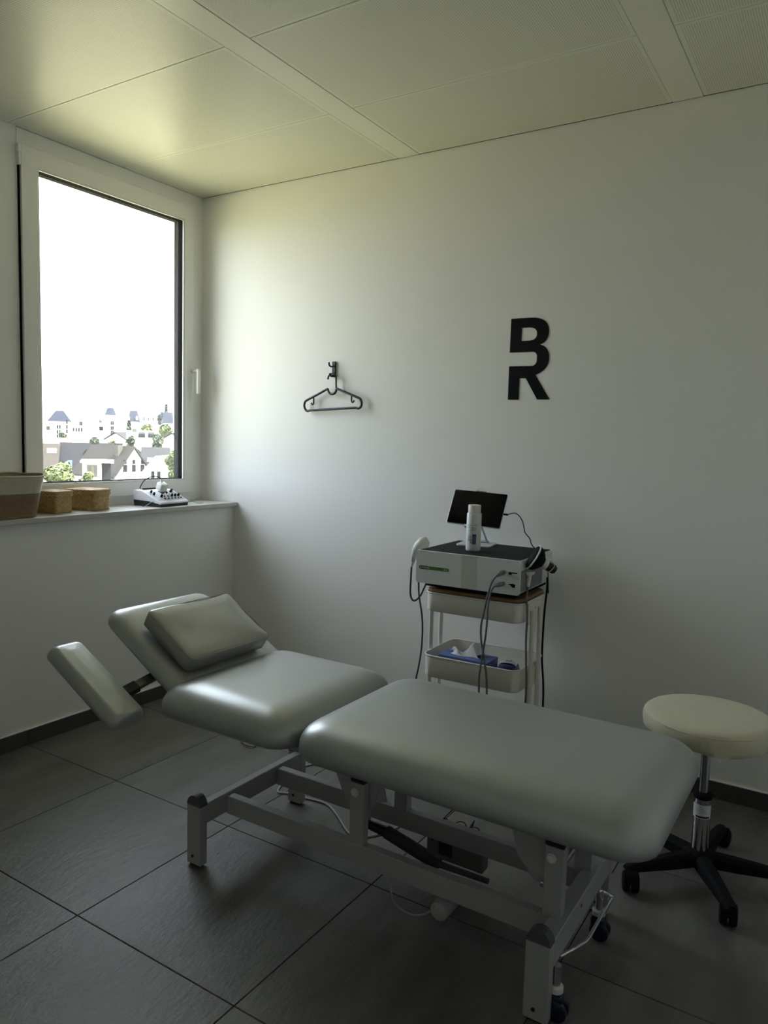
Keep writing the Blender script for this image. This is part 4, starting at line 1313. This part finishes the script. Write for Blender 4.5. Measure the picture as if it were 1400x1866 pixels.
# ------------------------------------------------------------------ outdoors
ZG = -11.0
M_grass = mat('ground_green', (0.22, 0.215, 0.115), 0.9, vary=0.4, vscale=0.05, color2=(0.26, 0.25, 0.16))
gc = CAM + EU * 250
bm = NB()
vs = [bm.verts.new(tuple((CAM + EU * u + EV * v)[:2]) + (ZG,)) for u, v in ((-150, -700), (-150, 700), (1100, 700), (1100, -700))]
bm.faces.new(vs)
gnd = struct('ground', bm, M_grass)
M_render = mat('house_render', (0.72, 0.70, 0.64), 0.85, vary=0.05, vscale=0.5)
M_cream_w = mat('house_cream', (0.09, 0.085, 0.06), 0.85)
M_slate = mat('slate_dark', (0.0055, 0.0057, 0.0075), 0.75, vary=0.3, vscale=1.5, spec=0.2)
M_slateb = mat('slate_blue', (0.009, 0.012, 0.022), 0.75, vary=0.2, vscale=0.6, spec=0.2)
M_slateg = mat('slate_grey', (0.013, 0.0132, 0.0145), 0.75, vary=0.3, vscale=1.5, spec=0.2)
M_tileb = mat('roof_brown', (0.026, 0.022, 0.018), 0.8, vary=0.25, vscale=1.2, spec=0.2)
M_pale = mat('roof_pale', (0.05, 0.05, 0.047), 0.8, spec=0.2)
M_whiteroof = mat('roof_white', (0.62, 0.62, 0.60), 0.8)
M_brick = mat('chimney_brick', (0.05, 0.047, 0.036), 0.9, vary=0.3, vscale=4)
M_winp = mat('far_window', (0.008, 0.008, 0.009), 0.5, spec=0.1)
M_sky = mat('skylight_glass', (0.03, 0.045, 0.075), 0.3, spec=0.2)
M_trunk = mat('bark', (0.08, 0.06, 0.04), 0.9)

def P3(v, u, z):
    q = CAM + EV * v + EU * u
    return Vector((q.x, q.y, z))
def vz(px, py, D):
    p = ext(px, py, D)
    return (p - CAM).dot(EV), p.z
EANG = math.atan2(EV.y, EV.x)

def house(name, label, v, u, rot, L, Wd, ze, zr, mw, mr, over=0.25, hip=0.0, group=None, cat='house'):
    """ridge along local x, centred; origin on the ground"""
    root = thing(name, label, cat, tuple(P3(v, u, ZG)), EANG + rot, local=True, group=group)
    hx, hy = L / 2, Wd / 2
    ze, zr = ze - ZG, zr - ZG
    bm = NB()
    a = [bm.verts.new(p) for p in ((-hx, -hy, 0), (hx, -hy, 0), (hx, hy, 0), (-hx, hy, 0))]
    b_ = [bm.verts.new((q.co.x, q.co.y, ze)) for q in a]
    bridge(bm, a, b_)
    bm.faces.new(a[::-1])
    if hip > 0:
        bm.faces.new(b_)
    else:
        r0 = bm.verts.new((-hx, 0, zr - 0.05)); r1 = bm.verts.new((hx, 0, zr - 0.05))
        bm.faces.new((b_[0], b_[3], r0)); bm.faces.new((b_[1], r1, b_[2]))
        bm.faces.new((b_[0], r0, r1, b_[1])); bm.faces.new((b_[3], b_[2], r1, r0))
    wl = obj('walls', bm, mw, root, local=True)
    bm = NB()
    sl = (zr - ze) / hy
    hip = min(hip, hx * 0.85)
    o = over
    e = [(-hx - o, -hy - o, ze - sl * o), (hx + o, -hy - o, ze - sl * o), (hx + o, hy + o, ze - sl * o), (-hx - o, hy + o, ze - sl * o)]
    rr = [(-hx - o + hip, 0, zr), (hx + o - hip, 0, zr)]
    t = 0.18
    lo = [bm.verts.new(p) for p in e] + [bm.verts.new(p) for p in rr]
    up = [bm.verts.new((p[0], p[1], p[2] + t)) for p in e] + [bm.verts.new((p[0], p[1], p[2] + t)) for p in rr]
    for S in (lo, up):
        bm.faces.new((S[0], S[1], S[5], S[4])); bm.faces.new((S[2], S[3], S[4], S[5]))
        if hip > 0:
            bm.faces.new((S[1], S[2], S[5])); bm.faces.new((S[3], S[0], S[4]))
    if hip > 0:
        for i in range(4):
            j = (i + 1) % 4
            bm.faces.new((lo[i], lo[j], up[j], up[i]))
    else:
        cyc = [0, 1, 5, 2, 3, 4]
        for i in range(6):
            j = (i + 1) % 6
            bm.faces.new((lo[cyc[i]], lo[cyc[j]], up[cyc[j]], up[cyc[i]]))
    rf = obj('roof', bm, mr, root, local=True)
    return root, wl, rf
def lbox(parent, name, m, x0, x1, y0, y1, z0, z1):
    return obj(name, boxo(x0, x1, y0, y1, z0 - ZG, z1 - ZG), m, parent, local=True)

# ---- near houses (about 90 m)
# gable house
D = 90.0
gv, gz = vz(244, 866, D); av, az = vz(238, 816, D)
gw = (vz(280, 866, D)[0] - vz(211, 866, D)[0])
ga = math.radians(58)
GWd, GL = gw / math.cos(PI / 2 - ga) * 0.98, 8.5
rx, ru = math.cos(ga), math.sin(ga)          # local x in (v,u): front gable at -x or +x
# ridge runs back and to the left: local x axis = (-cos,+sin)
rot = PI - ga
cvv = gv + math.cos(rot) * GL / 2; cuu = D + math.sin(rot) * GL / 2
gh, gwl, grf = house('gable_house', 'white gabled house with three tall windows and brown roof', cvv, cuu, rot, GL, GWd, gz, az, M_render, M_tileb, 0.3)
fx = -GL / 2
for k, off in enumerate((1.12, 0.0, -1.12)):
    w_ = lbox(gwl, 'window', M_winp, fx - 0.06, fx + 0.05, off - 0.25, off + 0.25, gz + 0.40, gz + 1.20)
    obj('window_top', boxo(fx - 0.06, fx + 0.05, off - 0.18, off + 0.18, gz + 1.28 - ZG, gz + 1.78 - ZG), M_winp, gwl, local=True)
ch = lbox(gh, 'chimney', M_brick, -2.6, -2.05, 0.35, 0.95, az - 1.6, az + 0.35)
obj('chimney_cap', boxo(-2.65, -2.0, 0.30, 1.0, az + 0.35 - ZG, az + 0.45 - ZG), M_slateg, ch, local=True)
# long dark-roofed row
D = 113.0
rv0, rz = vz(113, 808, D); rv1, _ = vz(204, 808, D); _, re = vz(140, 862, D - 5)
dr, dwl, drf = house('slate_house', 'house with a long dark slate roof and two blue skylights', (rv0 + rv1) / 2, D, 0.0, rv1 - rv0, 11.0, re, rz, M_render, M_slate, 0.3)
def on_roof(root, L, Wd, ze, zr, x, f, w, h, m, name='skylight', t=0.28):
    """flat box on the near slope; f: 0 eave .. 1 ridge"""
    hy = Wd / 2
    y = -hy + hy * f
    z = ze + (zr - ze) * f
    ang = math.atan2(zr - ze, hy)
    bm = boxo(-w / 2, w / 2, -h / 2, h / 2, 0.0, t)
    bmesh.ops.transform(bm, matrix=Matrix.Translation((x, y, z - ZG)) @ Matrix.Rotation(ang, 4, 'X'), verts=bm.verts)
    return obj(name, bm, m, root, local=True)
cvx = (rv0 + rv1) / 2
on_roof(drf, 0, 11.0, re, rz, vz(165, 825, D)[0] - cvx, 0.66, 0.7, 1.5, M_sky)
on_roof(drf, 0, 11.0, re, rz, vz(130, 848, D)[0] - cvx, 0.28, 0.6, 1.3, M_sky)
xv = vz(174, 820, D)[0] - cvx
c_ = lbox(dr, 'chimney', M_brick, xv - 0.5, xv + 0.4, -2.6, -1.6, rz - 2.2, rz + 0.1)
obj('chimney_cap', boxo(xv - 0.55, xv + 0.45, -2.65, -1.55, rz + 0.1 - ZG, rz + 0.22 - ZG), M_slateg, c_, local=True)
# brown-roofed house at the left edge
lv0, lz = vz(60, 810, 112); lv1, _ = vz(107, 810, 112); _, le = vz(100, 860, 106)
br_, bwl, brf = house('brown_house', 'brown-roofed house at the left edge of the window view', (lv0 + lv1) / 2, 112, 0.0, lv1 - lv0, 11.0, le, lz, M_render, M_tileb, 0.2)
on_roof(brf, 0, 11.0, le, lz, vz(96, 822, 112)[0] - (lv0 + lv1) / 2, 0.72, 1.2, 1.0, M_whiteroof, 'skylight')
# flat-roofed white dormer extension
D = 82.0
fv0, fz1 = vz(150, 843, D); fv1, _ = vz(185, 843, D)
fr_ = thing('flat_roof_annex', 'small white flat-roofed annex with a window between the slate roofs', 'house', tuple(P3((fv0 + fv1) / 2, D, ZG)), EANG, local=True)
hw_ = (fv1 - fv0) / 2
zf0, zf1 = vz(170, 884, D)[1] - ZG, fz1 - ZG
fw = obj('walls', boxo(-hw_, hw_, 0, 5.0, 0, zf1), M_render, fr_, local=True)
obj('roof', boxo(-hw_ - 0.2, hw_ + 1.2, -0.35, 5.2, zf1, zf1 + 0.18), M_whiteroof, fr_, local=True)
obj('side_cladding', boxo(hw_, hw_ + 0.9, 0.3, 4.8, zf1 - 2.0, zf1), M_slateg, fr_, local=True)
wn = obj('window', boxo(-hw_ * 0.55, hw_ * 0.55, -0.05, 0.05, zf1 - 1.45, zf1 - 0.2), M_cream_w, fw, local=True)
for s in (-0.42, 0.25):
    obj('pane', boxo(hw_ * s, hw_ * (s + 0.3), -0.08, 0.0, zf1 - 1.35, zf1 - 0.35), mat('curtain_pane', (0.035, 0.035, 0.03), 0.5), wn, local=True)
# grey-roofed house at the right
D = 106.0
qv0, qz = vz(262, 817, D); qv1, _ = vz(306, 818, D); _, qe = vz(280, 858, D - 5)
gr_, gwl2, grf2 = house('grey_house', 'house with a pale grey slate roof right of the gabled house', (qv0 + qv1) / 2, D, math.radians(-6), qv1 - qv0, 11.0, qe, qz, M_render, M_slateg, 0.3)
on_roof(grf2, 0, 11.0, qe, qz, vz(277, 841, D)[0] - (qv0 + qv1) / 2, 0.40, 0.9, 1.3, M_sky)
D = 84.0
d0, dz = vz(289, 846, D); d1, _ = vz(301, 846, D)
dh, dwl_, drf_ = house('dormer_house', 'small white gabled dormer in front of the grey roof', (d0 + d1) / 2 + 0.3, D + 2.5, math.radians(72), 6.0, 2.2, dz - 0.6, dz + 0.7, M_render, M_whiteroof, 0.25)
for off in (-0.32, 0.32):
    lbox(dwl_, 'window', M_winp, -3.06, -2.95, off - 0.17, off + 0.17, dz - 1.5, dz - 0.75)

# ---- middle distance
D = 150.0
mv0, mz = vz(234, 786, D); mv1, _ = vz(286, 786, D); _, me_ = vz(260, 806, D - 5)
mh, mwl, mrf = house('pale_roof_house', 'sunlit house with a very pale roof among trees', (mv0 + mv1) / 2, D, 0.0, mv1 - mv0, 11.0, me_, mz, M_render, M_whiteroof, 0.3)
x_ = vz(246, 785, D)[0] - (mv0 + mv1) / 2
lbox(mh, 'chimney', M_brick, x_ - 0.5, x_ + 0.3, -1.0, 0.0, mz - 1.2, mz + 0.5)
on_roof(mrf, 0, 11.0, me_, mz, vz(257, 798, D)[0] - (mv0 + mv1) / 2, 0.45, 1.2, 1.2, M_slateg, 'dormer', 0.9)
on_roof(mrf, 0, 11.0, me_, mz, vz(274, 799, D)[0] - (mv0 + mv1) / 2, 0.45, 1.2, 1.2, M_slateg, 'dormer', 0.9)
D = 160.0
ov0, oz = vz(222, 789, D); ov1, _ = vz(237, 789, D); _, oe = vz(228, 801, D)
house('dark_roof_cottage', 'small house with dark roof left of the pale roof', (ov0 + ov1) / 2, D, math.radians(40), 5.0, 6.0, oe, oz, M_render, M_slateg, 0.3)
D = 140.0
rv0_, rz_ = vz(82, 799, D); rv1_, _ = vz(125, 799, D); _, re_ = vz(100, 812, D)
house('orange_roof_house', 'low house with orange tiles at the left of the view', (rv0_ + rv1_) / 2, D, 0.1, rv1_ - rv0_, 8.0, re_, rz_, M_render, mat('roof_orange', (0.42, 0.17, 0.09), 0.8), 0.2)
D = 130.0
sv0, sz_ = vz(311, 790, D); sv1, _ = vz(345, 790, D); _, se_ = vz(320, 806, D)
house('shaded_roof_house', 'dark-roofed house at the right edge of the view', (sv0 + sv1) / 2, D, 0.5, sv1 - sv0, 8.0, se_, sz_, M_render, M_slateg, 0.2)

# ---- the long building on the skyline (about 500 m)
D = 500.0
def wing(name, label, p0, p1, ye, yr, depth, mr, hip, mw=M_render, du=0.0):
    v0, ze = vz(p0, ye, D + du); v1, _ = vz(p1, ye, D + du); _, zr = vz((p0 + p1) / 2, yr, D + du)
    return house(name, label, (v0 + v1) / 2, D + du + depth / 2, 0.0, v1 - v0 - 2.0, depth, ze, zr, mw, mr, 0.4, hip, cat='building')
def wins(wl, p0, p1, c0, c1, rows, n, du=0.0, depth=14.0):
    cvv = (vz(p0, 770, D + du)[0] + vz(p1, 770, D + du)[0]) / 2
    for r_ in rows:
        z = vz((c0 + c1) / 2, r_, D + du)[1]
        for k in range(n):
            px = c0 + (c1 - c0) * (k / max(1, n - 1))
            x = vz(px, r_, D + du)[0] - cvv
            obj('window', boxo(x - 0.40, x + 0.40, -depth / 2 - 0.15, -depth / 2 + 0.05, z - 1.2 - ZG, z + 1.2 - ZG), M_winp, wl, local=True)
_, wA, rA = wing('corner_pavilion', 'pale building with steep blue hipped roof at the left of the skyline', 84, 131, 766, 748, 14, M_slateb, 4.5)
wins(wA, 84, 131, 105, 109, (778, 787, 795), 2)
wins(wA, 84, 131, 86, 89, (780,), 2)
wins(wA, 84, 131, 122, 124, (769, 778, 786), 1)
_, wB, rB = wing('long_wing', 'long pale wing with a light roof along the skyline', 131, 189, 768, 757, 14, M_pale, 3.0, du=3)
wins(wB, 131, 189, 134, 149, (783,), 4, du=3)
wins(wB, 131, 189, 146, 149, (772,), 2, du=3)
wins(wB, 131, 189, 182, 187, (781,), 3, du=3)
cvb = (vz(131, 770, D + 3)[0] + vz(189, 770, D + 3)[0]) / 2
b0 = vz(153, 766, D)[0] - cvb; b1 = vz(180, 766, D)[0] - cvb; zt1 = vz(166, 762, D)[1] - ZG
bm = NB()
pts = [(b0, 0), (b1, 0), (b1, zt1 - 3.0)] + [((b0 + b1) / 2 + (b1 - b0) / 2 * math.cos(a), zt1 - 3.0 + 3.0 * math.sin(a)) for a in [PI * i / 10 for i in range(1, 10)]] + [(b0, zt1 - 3.0)]
prism(bm, pts, lambda p: (p[0], -9.5, p[1]), lambda p: (p[0], -6.0, p[1]))
obj('curved_front', bm, M_render, wB, local=True)
_, wC, rC = wing('middle_pavilion', 'white pavilion with blue roof in the middle of the skyline', 189, 214, 755, 743, 15, M_slateb, 1.6, du=2)
wins(wC, 189, 214, 203, 206, (771, 780, 788), 2, du=2, depth=15)
_, wD, rD = wing('grey_link', 'low grey-roofed link beside the blue mansard roof', 214, 231, 766, 750, 13, M_pale, 2.0, du=4)
_, wE, rE = wing('mansard_pavilion', 'pavilion with blue mansard roof and two white dormers', 231, 257.5, 767, 748, 14, M_slateb, 1.6)
cve = (vz(231, 770, D)[0] + vz(257.5, 770, D)[0]) / 2
for p_ in (234.5, 249.5):
    v_, z_ = vz(p_, 762, D)
    bm = NB()
    x = v_ - cve
    prism(bm, [(x - 0.6, z_ - 1.2 - ZG), (x + 0.6, z_ - 1.2 - ZG), (x + 0.6, z_ + 0.5 - ZG), (x, z_ + 1.5 - ZG), (x - 0.6, z_ + 0.5 - ZG)], lambda p: (p[0], -7.2, p[1]), lambda p: (p[0], -3.0, p[1]))
    obj('dormer', bm, M_render, rE, local=True)
_, wF, rF = wing('white_wing', 'white building with pale roof right of the mansard', 257, 300, 768, 757, 14, M_whiteroof, 2.0, du=5)
wins(wF, 257, 300, 262, 288, (763,), 4, du=-2)
_, wG, rG = wing('church_roof_building', 'building with blue hipped roof at the right end of the skyline', 292, 318, 770, 751, 14, M_slateb, 0.0)

# ---- trees
def leaf_mat(name, c1, c2):
    m = bpy.data.materials.new(name)
    m.use_nodes = True
    nt = m.node_tree
    b = nt.nodes['Principled BSDF']
    b.inputs['Roughness'].default_value = 0.6
    gi = nd(nt, 'ShaderNodeNewGeometry')
    mx = nd(nt, 'ShaderNodeMix', data_type='RGBA')
    mx.inputs['A'].default_value = (*c1, 1); mx.inputs['B'].default_value = (*c2, 1)
    nt.links.new(gi.outputs['Random Per Island'], mx.inputs['Factor'])
    nt.links.new(mx.outputs['Result'], b.inputs['Base Color'])
    return m
M_leaf = leaf_mat('leaf_green', (0.02, 0.034, 0.006), (0.085, 0.105, 0.022))
M_leafd = leaf_mat('leaf_dark', (0.009, 0.018, 0.007), (0.032, 0.05, 0.018))
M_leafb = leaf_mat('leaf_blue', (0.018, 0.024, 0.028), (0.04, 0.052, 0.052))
def tree(name, label, px, ytop, ybot, pw, D, m, n=900, conifer=False, leaf=0.45, lumps=9, seed=1):
    rnd = random.Random(seed)
    v, zt = vz(px, ytop, D); _, zb = vz(px, ybot, D)
    rw = (vz(px + pw / 2, ytop, D)[0] - vz(px - pw / 2, ytop, D)[0]) / 2
    root = thing(name, label, 'tree', tuple(P3(v, D, ZG)), 0, group='trees seen through the window', local=True)
    H = zt - zb
    bm = NB()
    tube(bm, [(0, 0, 0), (0.1, 0, (zb - ZG) * 0.6 + 0.5), (0, 0.05, zt - ZG - H * 0.25)], 0.3, 8, rr=[0.28, 0.2, 0.06])
    obj('trunk', bm, M_trunk, root, smooth=True, local=True)
    cl = []
    for i in range(lumps):
        if conifer:
            t = (i + 0.5) / lumps
            cl.append((Vector((0, 0, zb - ZG + H * t)), rw * (1.02 - t) + 0.15, H / lumps * 0.9))
        else:
            a = rnd.uniform(0, 2 * PI); r = rnd.uniform(0, 0.6) * rw; t = rnd.uniform(0.25, 0.78)
            s = rw * rnd.uniform(0.38, 0.58)
            cl.append((Vector((r * math.cos(a), r * math.sin(a), zb - ZG + H * t)), s, min(s, H * 0.30)))
    bm = NB()
    for i in range(n):
        c, s, sz = cl[rnd.randrange(len(cl))]
        d = Vector((rnd.gauss(0, 1), rnd.gauss(0, 1), rnd.gauss(0, 1))).normalized() * (rnd.random() ** 0.3)
        p = c + Vector((d.x * s, d.y * s, d.z * sz))
        nrm = (d + Vector((rnd.uniform(-.7, .7), rnd.uniform(-.7, .7), rnd.uniform(-.3, .9)))).normalized()
        t1 = nrm.orthogonal().normalized(); t2 = nrm.cross(t1)
        l = leaf * rnd.uniform(0.6, 1.2)
        vs_ = [bm.verts.new(p + t1 * l), bm.verts.new(p + t2 * l * 0.6), bm.verts.new(p - t1 * l), bm.verts.new(p - t2 * l * 0.6)]
        bm.faces.new(vs_)
    me = bpy.data.meshes.new('crown')
    bm.to_mesh(me); bm.free()
    o = link('crown', me, m, root)
    return root
tree('leafy_tree', 'bright green leafy tree crown at the bottom left of the window view', 112, 842, 900, 62, 45, M_leaf, 5200, leaf=0.16, lumps=12, seed=3)
tree('leafy_tree', 'lower green bush right of the bright leafy tree crown', 158, 858, 900, 40, 46, M_leaf, 2600, leaf=0.15, lumps=8, seed=8)
tree('leafy_tree', 'tall pale green tree at the right edge of the window glass', 316, 806, 905, 30, 60, M_leaf, 3800, leaf=0.22, lumps=14, seed=5)
tree('leafy_tree', 'round dark green tree before the corner pavilion', 113, 785, 812, 17, 170, M_leafd, 700, leaf=0.5, seed=11)
tree('leafy_tree', 'round dark green tree behind the long slate roof', 172, 793, 816, 19, 150, M_leafd, 700, leaf=0.5, seed=12)
tree('conifer', 'dark pointed conifer below the mansard pavilion', 235, 769, 800, 13, 200, M_leafd, 500, True, 0.5, 8, seed=13)
tree('leafy_tree', 'narrow green tree in front of the pale-roofed house', 238, 792, 820, 15, 125, M_leafd, 700, leaf=0.4, seed=14)
tree('leafy_tree', 'wide light green tree behind the pale-roofed house', 270, 771, 795, 26, 190, M_leaf, 800, leaf=0.6, seed=15)
tree('leafy_tree', 'large light green tree left of the dark roof at the right edge', 300, 771, 810, 28, 175, M_leaf, 1200, leaf=0.6, seed=16)
tree('leafy_tree', 'bushy mid green tree above the grey roof', 289, 789, 822, 26, 115, M_leafd, 1200, leaf=0.4, seed=17)
tree('leafy_tree', 'small yellow-green bush beside the gable chimney', 204, 800, 822, 12, 128, M_leaf, 400, leaf=0.35, seed=18)
tree('leafy_tree', 'small green bush between the gable and grey roof', 251, 818, 840, 13, 106, M_leaf, 400, leaf=0.35, seed=19)
tree('leafy_tree', 'hazy blue-green tree beside the church roof', 291, 750, 778, 11, 470, M_leafb, 500, leaf=1.2, seed=20)
tree('conifer', 'hazy tall conifer top above the church roof', 303, 738, 770, 9, 540, M_leafb, 400, True, 1.2, 8, seed=21)
